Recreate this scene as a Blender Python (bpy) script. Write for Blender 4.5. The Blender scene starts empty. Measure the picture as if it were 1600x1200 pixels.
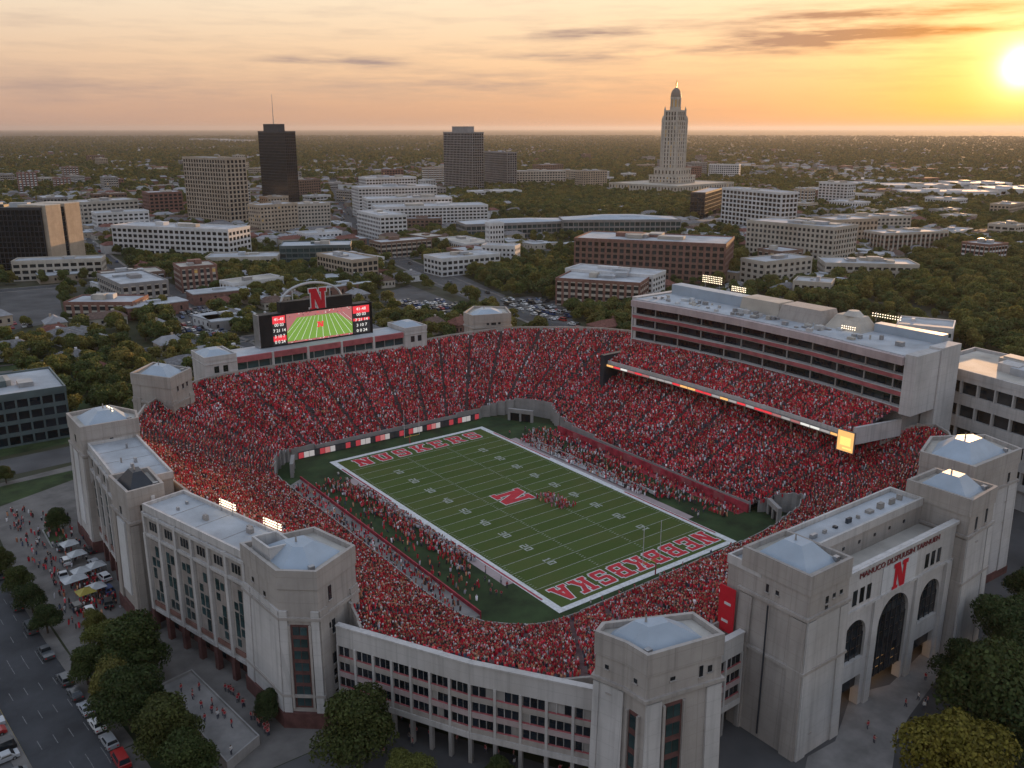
import bpy, bmesh, math, random
import numpy as np
from mathutils import Matrix, Vector
random.seed(7); rng = np.random.default_rng(7)
S = bpy.context.scene; COL = S.collection

# ------------------------------------------------------------------ camera
FPX, PITCH, YAW = 1393.18, 0.279284, -0.640494
CAM = np.array([-140.225, -188.382, 100.979])
_cp, _sp = math.cos(PITCH), math.sin(PITCH)
CF = np.array([-math.sin(YAW)*_cp, math.cos(YAW)*_cp, -_sp])
CR = np.array([math.cos(YAW), math.sin(YAW), 0.0]); CU = np.cross(CR, CF)
cd = bpy.data.cameras.new('camera'); cam = bpy.data.objects.new('camera', cd); COL.objects.link(cam)
cd.sensor_fit = 'HORIZONTAL'; cd.sensor_width = 36; cd.lens = FPX/1600*36
cd.clip_start = 1; cd.clip_end = 300000
cam.matrix_world = Matrix(((CR[0], CU[0], -CF[0], CAM[0]), (CR[1], CU[1], -CF[1], CAM[1]), (CR[2], CU[2], -CF[2], CAM[2]), (0, 0, 0, 1)))
S.camera = cam
def G(u, v, z=0.0):
    """world point at height z seen at photo position (u, v)"""
    d = CF*FPX + CR*(u-800) + CU*(600-v); t = (z-CAM[2])/d[2]; return CAM + d*t
def PX(p):
    d = np.asarray(p, float)-CAM; w = d@CF; return 800+FPX*(d@CR)/w, 600-FPX*(d@CU)/w
def HT(u, vb, vt):
    b = G(u, vb); lo, hi = 0, 500
    for _ in range(40):
        m = (lo+hi)/2
        if PX((b[0], b[1], m))[1] > vt: lo = m
        else: hi = m
    return b, lo

# ------------------------------------------------------------------ world, sun, exposure
SUN = np.array([0.9056, 0.4205, 0.0552]); SUN_EL = math.asin(SUN[2]); SUN_AZ = math.atan2(SUN[0], SUN[1])
W = bpy.data.worlds.new('World'); S.world = W; W.use_nodes = True
nt = W.node_tree; nt.nodes.clear()
class NT:
    def __init__(s, t): s.t = t
    def n(s, typ, **kw):
        x = s.t.nodes.new(typ)
        for k, v in kw.items():
            if hasattr(x, k): setattr(x, k, v)
        return x
    def l(s, a, b): s.t.links.new(a, b)
    def put(s, inp, v):
        if hasattr(v, 'is_output') or isinstance(v, bpy.types.NodeSocket): s.l(v, inp)
        else: inp.default_value = v
    def math(s, op, a, b=None, c=None, clamp=False):
        x = s.n('ShaderNodeMath', operation=op, use_clamp=clamp)
        for i, v in enumerate((a, b, c)):
            if v is not None: s.put(x.inputs[i], v)
        return x.outputs[0]
    def dot(s, a, v):
        x = s.n('ShaderNodeVectorMath', operation='DOT_PRODUCT'); s.l(a, x.inputs[0]); x.inputs[1].default_value = v; return x.outputs['Value']
    def mix(s, f, a, b, mode='MIX'):
        x = s.n('ShaderNodeMix', data_type='RGBA', blend_type=mode); x.clamp_factor = True
        s.put(x.inputs[0], f); s.put(x.inputs[6], a); s.put(x.inputs[7], b); return x.outputs[2]
    def ramp(s, f, stops, interp='LINEAR'):
        x = s.n('ShaderNodeValToRGB'); r = x.color_ramp; r.interpolation = interp
        while len(r.elements) < len(stops): r.elements.new(0.5)
        for e, (p, c) in zip(r.elements, stops): e.position = p; e.color = c if len(c) == 4 else (*c, 1)
        s.l(f, x.inputs[0]); return x.outputs[0]
    def noise(s, vec, scale, detail=3, rough=.55, dim='3D'):
        x = s.n('ShaderNodeTexNoise', noise_dimensions=dim); x.inputs['Scale'].default_value = scale
        x.inputs['Detail'].default_value = detail; x.inputs['Roughness'].default_value = rough
        if vec is not None: s.l(vec, x.inputs['Vector'])
        return x.outputs[0]
def build_sky():
    q = NT(nt)
    tc = q.n('ShaderNodeTexCoord').outputs['Generated']
    nm = q.n('ShaderNodeVectorMath', operation='NORMALIZE'); q.l(tc, nm.inputs[0]); d = nm.outputs[0]
    z = q.dot(d, (0, 0, 1)); el = q.math('MULTIPLY', q.math('ARCSINE', z), 57.2958)
    rt, fw = q.dot(d, (CR[0], CR[1], 0)), q.dot(d, (-math.sin(YAW), math.cos(YAW), 0))
    az = q.math('MULTIPLY', q.math('ARCTAN2', rt, fw), 57.2958)          # degrees from a fixed heading
    ns = q.n('ShaderNodeTexSky', sky_type='NISHITA', sun_disc=False)
    ns.sun_elevation = SUN_EL; ns.sun_rotation = SUN_AZ; ns.altitude = 300; ns.air_density = 1.0; ns.dust_density = 2.0
    # evening gradient by elevation
    e = q.math('DIVIDE', q.math('MAXIMUM', el, 0.0), 90.0)
    warm = q.ramp(e, [(0, (.56, .29, .175)), (.016, (.68, .38, .22)), (.045, (.88, .57, .33)), (.09, (.93, .75, .52)), (.17, (.72, .68, .65)), (.45, (.53, .59, .69)), (1, (.42, .51, .67))])
    cool = q.ramp(e, [(0, (.36, .29, .28)), (.016, (.43, .34, .32)), (.045, (.56, .45, .39)), (.09, (.74, .66, .57)), (.17, (.60, .63, .68)), (.45, (.50, .58, .72)), (1, (.42, .51, .67))])
    sh = q.dot(d, (SUN[0], SUN[1], 0))
    grad = q.mix(q.math('MULTIPLY_ADD', sh, .95, .04, clamp=True), cool, warm)
    east = q.math('MULTIPLY_ADD', sh, .04, .96)
    sc = q.n('ShaderNodeVectorMath', operation='SCALE'); q.l(grad, sc.inputs[0]); q.l(east, sc.inputs['Scale']); grad = sc.outputs[0]
    n2 = q.n('ShaderNodeVectorMath', operation='SCALE'); q.l(ns.outputs[0], n2.inputs[0]); n2.inputs['Scale'].default_value = .012
    base = q.n('ShaderNodeVectorMath', operation='ADD'); q.l(grad, base.inputs[0]); q.l(n2.outputs[0], base.inputs[1]); base = base.outputs[0]
    # clouds
    cv = q.n('ShaderNodeCombineXYZ'); q.l(q.math('MULTIPLY', az, .16), cv.inputs[0]); q.l(q.math('MULTIPLY', el, 1.5), cv.inputs[1])
    nz = q.noise(cv.outputs[0], 1.0, 4, .62)
    tot = None
    for u, v, a, b, k in [(1320, 34, 200, 11, 1.0), (1245, 66, 130, 17, 1.0), (920, 61, 95, 8, .95), (575, 101, 60, 9, 1.0), (478, 100, 45, 5, .9), (900, 95, 110, 6, .75),
                          (1100, 82, 180, 11, .6), (760, 134, 240, 18, .5), (190, 140, 210, 24, .5), (1420, 56, 220, 7, .75)]:
        a0, e0 = math.degrees(math.atan((u-800)/FPX)), math.degrees(math.atan((200-v)/FPX*.96*math.cos(math.atan((u-800)/FPX))))
        aw, ew = math.degrees(a/FPX), math.degrees(b/FPX)
        x = q.math('MULTIPLY', q.math('SUBTRACT', az, a0), 1/aw); y = q.math('MULTIPLY', q.math('SUBTRACT', el, e0), 1/ew)
        r = q.math('ADD', q.math('MULTIPLY', x, x), q.math('MULTIPLY', y, y))
        g = q.math('MULTIPLY', q.math('EXPONENT', q.math('MULTIPLY', r, -1.0)), k)
        tot = g if tot is None else q.math('ADD', tot, g)
    wide = q.math('MULTIPLY', q.math('SUBTRACT', nz, .47), 1.7)
    # thin streaks carry on round the whole horizon
    band = q.math('EXPONENT', q.math('MULTIPLY', q.math('POWER', q.math('MULTIPLY', q.math('SUBTRACT', el, 5.0), .22), 2.0), -1.0))
    den = q.math('ADD', q.math('MULTIPLY', tot, q.math('MULTIPLY_ADD', nz, 3.0, -.85)), q.math('MULTIPLY', q.math('MULTIPLY', band, wide), .62), clamp=True)
    sd = q.math('MAXIMUM', q.dot(d, tuple(SUN)), 0.0)
    cl = q.mix(q.math('POWER', sd, 22.0), (.36, .265, .24, 1), (.47, .29, .18, 1))
    base = q.mix(q.math('MULTIPLY', den, .92), base, cl)
    # light round the sun
    for n_, col in ((9000.0, (4, 3.1, 2.0)), (1500.0, (.80, .50, .24)), (170.0, (.20, .02, -.08)), (22.0, (.07, -.045, -.085)), ):
        s_ = q.n('ShaderNodeVectorMath', operation='SCALE'); s_.inputs[0].default_value = col; q.l(q.math('POWER', sd, n_), s_.inputs['Scale'])
        ad = q.n('ShaderNodeVectorMath', operation='ADD'); q.l(base, ad.inputs[0]); q.l(s_.outputs[0], ad.inputs[1]); base = ad.outputs[0]
    mx = q.n('ShaderNodeVectorMath', operation='MAXIMUM'); q.l(base, mx.inputs[0]); mx.inputs[1].default_value = (.01, .01, .01)
    bg = q.n('ShaderNodeBackground'); q.l(mx.outputs[0], bg.inputs[0]); bg.inputs[1].default_value = .95
    o = q.n('ShaderNodeOutputWorld'); q.l(bg.outputs[0], o.inputs[0])
build_sky()
W.cycles.sampling_method = 'MANUAL'; W.cycles.sample_map_resolution = 512
sl = bpy.data.lights.new('sun', 'SUN'); sl.energy = 5.0; sl.angle = math.radians(.6); sl.color = (1, .56, .25)
so = bpy.data.objects.new('sun', sl); COL.objects.link(so)
so.rotation_euler = Vector(-SUN).to_track_quat('-Z', 'Y').to_euler()
vs = S.view_settings; vs.view_transform = 'Standard'; vs.look = 'None'; vs.gamma = 1; vs.exposure = 0.24
S.cycles.max_bounces = 4; S.cycles.diffuse_bounces = 2; S.cycles.glossy_bounces = 2; S.cycles.transmission_bounces = 2; S.cycles.volume_bounces = 0; S.cycles.transparent_max_bounces = 4
S.cycles.use_denoising = True; S.cycles.use_adaptive_sampling = True; S.cycles.adaptive_threshold = .02; S.cycles.caustics_reflective = False; S.cycles.caustics_refractive = False

# ------------------------------------------------------------------ materials
M = {}
def mat(name, col, rough=.8, var=.12, scale=.3, metal=0, bump=0, bscale=2, spec=.3, obj_rand=0, emit=None, estr=0, streak=0, coord='Object', col2=None):
    m = bpy.data.materials.new(name); m.use_nodes = True; q = NT(m.node_tree)
    b = m.node_tree.nodes['Principled BSDF']; b.inputs['Roughness'].default_value = rough; b.inputs['Metallic'].default_value = metal
    b.inputs['Specular IOR Level'].default_value = spec
    tc = q.n('ShaderNodeTexCoord').outputs[coord]
    nz = q.noise(tc, scale, 5, .6)
    c2 = col2 or tuple(max(0, c*(1-2.4*var)) for c in col); c1 = tuple(min(1, c*(1+1.6*var)) for c in col)
    c = q.ramp(nz, [(.3, c2), (.7, c1)])
    if streak:
        mp = q.n('ShaderNodeMapping'); mp.inputs['Scale'].default_value = (.9, .9, .035); q.l(tc, mp.inputs[0])
        s = q.noise(mp.outputs[0], 1.0, 4, .6); f = q.math('MULTIPLY', q.math('SUBTRACT', s, .48), streak*4, clamp=True)
        c = q.mix(f, c, tuple(x*.55 for x in col)+(1,))
    if streak:                                            # cast panel joints
        sp = q.n('ShaderNodeSeparateXYZ'); q.l(q.n('ShaderNodeNewGeometry').outputs['Position'], sp.inputs[0])
        def joint(v, per, w): return q.math('LESS_THAN', q.math('FRACT', q.math('DIVIDE', v, per)), w/per)
        jn = q.math('MAXIMUM', joint(sp.outputs[2], 2.4, .10), joint(q.math('ADD', sp.outputs[0], q.math('MULTIPLY', sp.outputs[1], .97)), 3.6, .12))
        pn = q.n('ShaderNodeTexNoise'); pn.inputs['Scale'].default_value = .035; pn.inputs['Detail'].default_value = 6; q.l(q.n('ShaderNodeNewGeometry').outputs['Position'], pn.inputs['Vector'])
        c = q.mix(q.math('MULTIPLY', jn, .28), c, tuple(x*.45 for x in col)+(1,)); c = q.mix(q.math('MULTIPLY', q.math('SUBTRACT', pn.outputs[0], .5), 2.2, clamp=True), c, (col[0]*.66, col[1]*.62, col[2]*.56, 1))
    if obj_rand:
        oi = q.n('ShaderNodeObjectInfo').outputs['Random']
        hs = q.n('ShaderNodeHueSaturation'); q.l(c, hs.inputs['Color']); q.l(q.math('MULTIPLY_ADD', oi, 2*obj_rand, 1-obj_rand), hs.inputs['Value']); c = hs.outputs[0]
    q.l(c, b.inputs['Base Color'])
    if bump:
        bp = q.n('ShaderNodeBump'); bp.inputs['Strength'].default_value = bump; bp.inputs['Distance'].default_value = .1
        q.l(q.noise(tc, bscale, 4), bp.inputs['Height']); q.l(bp.outputs[0], b.inputs['Normal'])
    if emit: b.inputs['Emission Color'].default_value = (*emit, 1); b.inputs['Emission Strength'].default_value = estr
    M[name] = m; return m
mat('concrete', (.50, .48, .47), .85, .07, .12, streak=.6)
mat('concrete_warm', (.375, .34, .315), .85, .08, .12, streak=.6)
mat('concrete_dim', (.30, .285, .275), .85, .10, .2, streak=.3)
mat('band_red', (.36, .10, .11), .7, .15, .3)
mat('fascia_pink', (.42, .34, .34), .75, .07, .2, streak=.3)
mat('roof_grey', (.39, .41, .44), .7, .14, .09)
mat('roof_tan', (.42, .39, .35), .7, .15, .09)
mat('hip_metal', (.33, .385, .45), .45, .05, .2, metal=.15)
mat('hip_dark', (.035, .04, .05), .45, .1, .3)
mat('brick', (.215, .115, .095), .9, .14, .6)
mat('brick_dark', (.12, .055, .05), .9, .15, .6)
mat('brick_brown', (.19, .125, .10), .9, .14, .6)
mat('stone_tan', (.40, .33, .26), .85, .08, .15, streak=.25)
mat('stone_pale', (.45, .41, .36), .85, .08, .15, streak=.2)
mat('white_wall', (.60, .60, .61), .75, .05, .12, streak=.25)
mat('grey_wall', (.26, .25, .25), .8, .08, .15, streak=.25)
mat('dark_wall', (.035, .038, .046), .5, .1, .2)
mat('teal_wall', (.09, .12, .125), .5, .1, .2)
mat('glass', (.022, .026, .030), .12, .2, .3, spec=.55, obj_rand=.55)
mat('glass_black', (.010, .014, .020), .14, .2, .15, spec=.5, obj_rand=.5)
mat('glass_teal', (.03, .055, .06), .12, .2, .3, spec=.6, obj_rand=.4)
mat('glass_lit', (.30, .20, .08), .3, .3, .7, emit=(1, .62, .22), estr=.10)
mat('lamp_glow', (.9, .8, .6), .4, .05, 1, emit=(1, .80, .55), estr=2.4)
mat('warm_glow', (.6, .4, .2), .6, .2, .5, emit=(1, .55, .2), estr=.55)
mat('seat_concrete', (.10, .075, .075), .9, .2, .5)
mat('aisle', (.10, .055, .058), .9, .2, .5)
mat('asphalt', (.054, .055, .060), .9, .16, .10)
mat('asphalt_pale', (.088, .085, .086), .9, .18, .06)
mat('paving', (.155, .142, .132), .9, .16, .15)
mat('plaza', (.225, .21, .20), .9, .14, .2)
mat('kerb', (.3, .29, .27), .9, .1, .5)
mat('paint_white', (.62, .62, .62), .7, .1, 1.0)
mat('road_paint', (.17, .17, .17), .8, .2, 1.0)
mat('paint_yellow', (.50, .36, .08), .7, .15, 1.0)
mat('red_paint', (.50, .022, .035), .7, .10, .6)
mat('red_sign', (.55, .02, .035), .45, .06, .5)
mat('red_pad', (.36, .045, .065), .7, .2, .4)
mat('apron', (.030, .052, .018), .95, .25, .12)
mat('lawn', (.035, .055, .018), .95, .3, .15)
mat('steel', (.35, .35, .36), .4, .1, .5, metal=.6)
mat('black_box', (.012, .012, .014), .6, .2, .3)
mat('white_sheet', (.48, .49, .50), .6, .08, .5)
mat('yellow_sheet', (.36, .29, .06), .6, .08, .5)
mat('bark', (.06, .045, .035), .95, .2, 1.5)
mat('dome_brown', (.20, .165, .14), .6, .1, .5)
mat('field_line', (.36, .38, .34), .8, .15, 1.0)
mat('bay_brown', (.29, .255, .235), .85, .1, .3, streak=.3)
mat('letter_dark', (.20, .05, .055), .7, .1, .5)
mat('gold', (.62, .40, .12), .35, .1, 1, metal=.7)
def emat(name, col, s):
    m = bpy.data.materials.new(name); m.use_nodes = True; b = m.node_tree.nodes['Principled BSDF']
    b.inputs['Base Color'].default_value = (.02, .02, .02, 1); b.inputs['Emission Color'].default_value = (*col, 1); b.inputs['Emission Strength'].default_value = s; M[name] = m
emat('led_green', (.16, .30, .045), 1.0); emat('led_white', (.75, .74, .70), 1.0); emat('led_red', (.75, .035, .05), 1.0)
emat('led_pink', (.36, .13, .13), 1.0); emat('led_orange', (1.0, .50, .16), 1.0); emat('led_yellow', (.95, .80, .22), 1.0); emat('led_black', (.01, .01, .012), 1.0)
emat('led_board', (.33, .31, .31), 1.0); emat('led_dim', (.30, .03, .04), 1.0)
def leafmat(name, cols, orand=.35):
    m = bpy.data.materials.new(name); m.use_nodes = True; q = NT(m.node_tree); b = m.node_tree.nodes['Principled BSDF']
    b.inputs['Roughness'].default_value = .75; b.inputs['Specular IOR Level'].default_value = .2
    g = q.n('ShaderNodeNewGeometry'); oi = q.n('ShaderNodeObjectInfo')
    c = q.ramp(oi.outputs['Random'], [(i/(len(cols)-1), x) for i, x in enumerate(cols)])
    tc = q.n('ShaderNodeTexCoord').outputs['Object']
    f = q.noise(tc, .45, 3); r = q.math('ADD', q.math('MULTIPLY', g.outputs['Random Per Island'], .9), q.math('MULTIPLY', f, 1.0))
    hs = q.n('ShaderNodeHueSaturation'); q.l(c, hs.inputs['Color']); q.l(q.math('MULTIPLY_ADD', r, .75, .22), hs.inputs['Value'])
    q.l(q.math('MULTIPLY_ADD', f, -.05, .525), hs.inputs['Hue'])
    q.l(hs.outputs[0], b.inputs['Base Color'])
    tr = q.n('ShaderNodeBsdfTranslucent'); q.l(hs.outputs[0], tr.inputs[0])
    mx = q.n('ShaderNodeMixShader'); mx.inputs[0].default_value = .25; q.l(b.outputs[0], mx.inputs[1]); q.l(tr.outputs[0], mx.inputs[2])
    q.l(mx.outputs[0], m.node_tree.nodes['Material Output'].inputs[0]); M[name] = m
leafmat('leaf', [(.058, .082, .027), (.105, .128, .032), (.170, .150, .036), (.076, .102, .032), (.190, .160, .042), (.064, .090, .031), (.140, .145, .036)])
leafmat('leaf_dark', [(.040, .058, .019), (.055, .074, .021), (.074, .082, .023)])
leafmat('leaf_gold', [(.17, .14, .022), (.15, .135, .025)])
def attrmat(name):
    m = bpy.data.materials.new(name); m.use_nodes = True; q = NT(m.node_tree); b = m.node_tree.nodes['Principled BSDF']
    a = q.n('ShaderNodeAttribute', attribute_name='tint'); q.l(a.outputs['Color'], b.inputs['Base Color']); b.inputs['Roughness'].default_value = .85; b.inputs['Specular IOR Level'].default_value = .15
    M[name] = m
attrmat('tinted')
def personmat():
    m = bpy.data.materials.new('clothing'); m.use_nodes = True; q = NT(m.node_tree); b = m.node_tree.nodes['Principled BSDF']
    a = q.n('ShaderNodeAttribute', attribute_name='tint'); oi = q.n('ShaderNodeObjectInfo')
    q.l(q.mix(a.outputs['Alpha'], a.outputs['Color'], oi.outputs['Color']), b.inputs['Base Color']); b.inputs['Roughness'].default_value = .85; M['clothing'] = m
personmat()
def carmat():
    m = bpy.data.materials.new('car_paint'); m.use_nodes = True; q = NT(m.node_tree); b = m.node_tree.nodes['Principled BSDF']
    oi = q.n('ShaderNodeObjectInfo'); q.l(oi.outputs['Color'], b.inputs['Base Color']); b.inputs['Roughness'].default_value = .3; b.inputs['Coat Weight'].default_value = .4; M['car_paint'] = m
carmat(); mat('rubber', (.015, .015, .015), .8, .1, 1); mat('car_glass', (.02, .025, .03), .1, .1, 1, spec=.6)
def turfmat():
    m = bpy.data.materials.new('turf'); m.use_nodes = True; q = NT(m.node_tree); b = m.node_tree.nodes['Principled BSDF']; b.inputs['Roughness'].default_value = .95; b.inputs['Specular IOR Level'].default_value = .1
    tc = q.n('ShaderNodeTexCoord').outputs['Object']; sx = q.n('ShaderNodeSeparateXYZ'); q.l(tc, sx.inputs[0])
    w = q.math('GREATER_THAN', q.math('SINE', q.math('MULTIPLY', sx.outputs[1], math.pi/4.572)), 0)
    c = q.mix(w, (.074, .104, .028, 1), (.086, .118, .034, 1))
    c = q.mix(q.math('MULTIPLY', q.math('SUBTRACT', q.noise(tc, .06, 5, .65), .45), 2.2, clamp=True), c, (.115, .112, .038, 1))
    c = q.mix(q.math('MULTIPLY', q.noise(tc, 3.0, 3), .3), c, (.03, .05, .015, 1)); q.l(c, b.inputs['Base Color']); M['turf'] = m
turfmat()
def groundmat():
    m = bpy.data.materials.new('land'); m.use_nodes = True; q = NT(m.node_tree); b = m.node_tree.nodes['Principled BSDF']; b.inputs['Roughness'].default_value = .95; b.inputs['Specular IOR Level'].default_value = .1
    tc = q.n('ShaderNodeTexCoord').outputs['Object']
    a = q.noise(tc, .004, 6, .65); c = q.ramp(a, [(.35, (.035, .046, .020)), (.5, (.055, .055, .032)), (.62, (.10, .095, .08)), (.72, (.075, .07, .045))])
    f = q.noise(tc, .0011, 5, .6); c = q.mix(q.math('MULTIPLY', q.math('SUBTRACT', f, .42), 5, clamp=True), c, (.030, .038, .018, 1))
    s = q.noise(tc, .05, 4, .7); c = q.mix(q.math('MULTIPLY', q.math('SUBTRACT', s, .55), 3, clamp=True), c, (.09, .085, .07, 1)); q.l(c, b.inputs['Base Color']); M['land'] = m
groundmat()

# ------------------------------------------------------------------ mesh helpers
class MB:
    def __init__(s): s.v = []; s.f = []; s.m = []; s.ml = []
    def mi(s, m):
        if m not in s.ml: s.ml.append(m)
        return s.ml.index(m)
    def poly(s, pts, m):
        i = len(s.v); s.v += [tuple(map(float, p)) for p in pts]; s.f.append(tuple(range(i, i+len(pts)))); s.m.append(s.mi(m))
    def hexa(s, a, b, m, bottom=True):
        """a: lower ring, b: upper ring (lists of 3-D points, counter-clockwise)"""
        i = len(s.v); n = len(a); s.v += [tuple(map(float, p)) for p in a]+[tuple(map(float, p)) for p in b]; k = s.mi(m)
        for j in range(n): s.f.append((i+j, i+(j+1) % n, i+n+(j+1) % n, i+n+j)); s.m.append(k)
        s.f.append(tuple(range(i+n, i+2*n))); s.m.append(k)
        if bottom: s.f.append(tuple(range(i+n-1, i-1, -1))); s.m.append(k)
    def prism(s, pts, z0, z1, m, grow=0.0, bottom=True):
        q = offset(pts, grow) if grow else pts
        s.hexa([(p[0], p[1], z0) for p in pts], [(p[0], p[1], z1) for p in q], m, bottom)
    def box(s, x0, x1, y0, y1, z0, z1, m): s.prism([(x0, y0), (x1, y0), (x1, y1), (x0, y1)], z0, z1, m)
    def edge(s, p, q, a0, a1, d0, d1, z0, z1, m):
        """box along the edge p>q: from a0 to a1 metres along it, d0 to d1 outwards (right of travel)"""
        p = np.array(p[:2], float); q = np.array(q[:2], float); t = (q-p)/np.linalg.norm(q-p); n = np.array([t[1], -t[0]])
        c = [p+t*a0+n*d1, p+t*a1+n*d1, p+t*a1+n*d0, p+t*a0+n*d0]; s.prism(c, z0, z1, m)
    def tube(s, a, b, r, m, n=6, r2=None):
        a = np.array(a, float); b = np.array(b, float); d = b-a; d /= np.linalg.norm(d)
        x = np.cross(d, (0, 0, 1) if abs(d[2]) < .9 else (1, 0, 0)); x /= np.linalg.norm(x); y = np.cross(d, x); r2 = r if r2 is None else r2
        an = [2*math.pi*k/n for k in range(n)]
        s.hexa([a+(x*math.cos(t)+y*math.sin(t))*r for t in an], [b+(x*math.cos(t)+y*math.sin(t))*r2 for t in an], m)
    def parapet(s, pts, z0, z1, w, m):
        inn = offset(pts, -w); n = len(pts)
        for i in range(n):
            j = (i+1) % n; s.prism([pts[i], pts[j], inn[j], inn[i]], z0, z1, m)
    def build(s, name, parent=None, origin=None):
        me = bpy.data.meshes.new(name); v = np.array(s.v, float).reshape(-1, 3)
        if parent is not None and origin is None: origin = parent['_o'] if '_o' in parent else (0, 0, 0)
        o_ = np.array(origin if origin is not None else (0, 0, 0), float)
        me.from_pydata((v-o_).tolist(), [], s.f); me.polygons.foreach_set('material_index', s.m)
        for m in s.ml: me.materials.append(M[m])
        o = bpy.data.objects.new(name, me); COL.objects.link(o)
        if parent is not None: o.parent = parent; o['_o'] = [float(x) for x in o_]
        else: o.location = o_
        return o
def offset(pts, d):
    """move every edge of a counter-clockwise polygon outwards by d"""
    P = [np.array(p[:2], float) for p in pts]; n = len(P); out = []
    for i in range(n):
        a, b, c = P[i-1], P[i], P[(i+1) % n]
        t1 = (b-a)/np.linalg.norm(b-a); t2 = (c-b)/np.linalg.norm(c-b); n1 = np.array([t1[1], -t1[0]]); n2 = np.array([t2[1], -t2[0]])
        k = n1+n2; k = k/max(.3, k@n1) if np.linalg.norm(k) > 1e-6 else n1; out.append(b+k*d)
    return out
def ccw(pts):
    P = [np.array(p[:2], float) for p in pts]; a = sum(P[i][0]*P[(i+1) % len(P)][1]-P[(i+1) % len(P)][0]*P[i][1] for i in range(len(P)))
    return P if a > 0 else P[::-1]
def tag(o, label=None, cat=None, group=None, kind=None):
    if label: o['label'] = label
    if cat: o['category'] = cat
    if group: o['group'] = group
    if kind: o['kind'] = kind
    return o
def thing(name, label, cat, loc, group=None, rz=0):
    o = bpy.data.objects.new(name, None); COL.objects.link(o); o.location = loc; o.rotation_euler[2] = rz; o.empty_display_size = .5
    o['_o'] = [float(x) for x in loc]; tag(o, label, cat, group); return o
def struct(mb, name): o = mb.build(name); o['kind'] = 'structure'; return o
_winmesh = {}
def pane(w, h, m, t=.05):
    k = (round(w, 2), round(h, 2), m)
    if k not in _winmesh:
        b = MB(); w2, h2 = k[0]/2, k[1]/2; b.hexa([(-w2, -t, -h2), (w2, -t, -h2), (w2, t, -h2), (-w2, t, -h2)], [(-w2, -t, h2), (w2, -t, h2), (w2, t, h2), (-w2, t, h2)], m)
        me = bpy.data.meshes.new('pane'); me.from_pydata(b.v, [], b.f); me.materials.append(M[m]); _winmesh[k] = me
    return _winmesh[k]
def put_window(parent, c, ang, w, h, m, name='window'):
    o = bpy.data.objects.new(name, pane(w, h, m)); COL.objects.link(o); o.parent = parent
    oo = parent['_o'] if '_o' in parent else (0, 0, 0)
    o.location = (c[0]-oo[0], c[1]-oo[1], c[2]-oo[2]); o.rotation_euler[2] = ang; return o
NWIN = [0]
def facade(mb, root, p, q, z0, z1, nf, nb, pier=.3, band=.35, depth=.35, wm='concrete', gm='glass', bandm=None, joined=None, single=False, base=0, name='window', every=0, lit=0):
    """piers and spandrels proud of the wall plane, a pane in each cell; panes single objects or joined"""
    p = np.array(p[:2], float); q = np.array(q[:2], float); L = np.linalg.norm(q-p); t = (q-p)/L; n = np.array([t[1], -t[0]]); ang = math.atan2(t[1], t[0])
    bay = L/nb; fl = (z1-z0)/nf; pw = pier*bay; bh = band*fl
    for i in range(nb+1):
        if pier <= 0: break
        a0 = max(0, i*bay-pw/2); a1 = min(L, i*bay+pw/2); ex = .12 if every and i % every == 0 else 0
        mb.edge(p, q, a0, a1, -.02, depth+ex, z0, z1, wm)
    for j in range(nf+1):
        b0 = z0+j*fl-bh/2; b1 = b0+bh; b0 = max(b0, z0+.003); b1 = min(b1, z1-.003)
        if bh > 0: mb.edge(p, q, .004, L-.004, -.02, depth-.06, b0, b1, bandm or wm)
    cw, ch = bay-pw, fl-bh
    for i in range(nb):
        for j in range(nf):
            c = p+t*(i+.5)*bay+n*.06; z = z0+(j+.5)*fl; g = gm
            if lit and random.random() < lit: g = 'glass_lit'
            if single and NWIN[0] < 2600: put_window(root, (c[0], c[1], z), ang, cw, ch, g, name); NWIN[0] += 1
            else: joined.edge(p, q, (i+.5)*bay-cw/2, (i+.5)*bay+cw/2, .01, .11, z-ch/2, z+ch/2, g)
def faces_cam(p, q):
    p = np.array(p[:2]); q = np.array(q[:2]); t = q-p; n = np.array([t[1], -t[0]]); return n@(CAM[:2]-p) > 0
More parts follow.
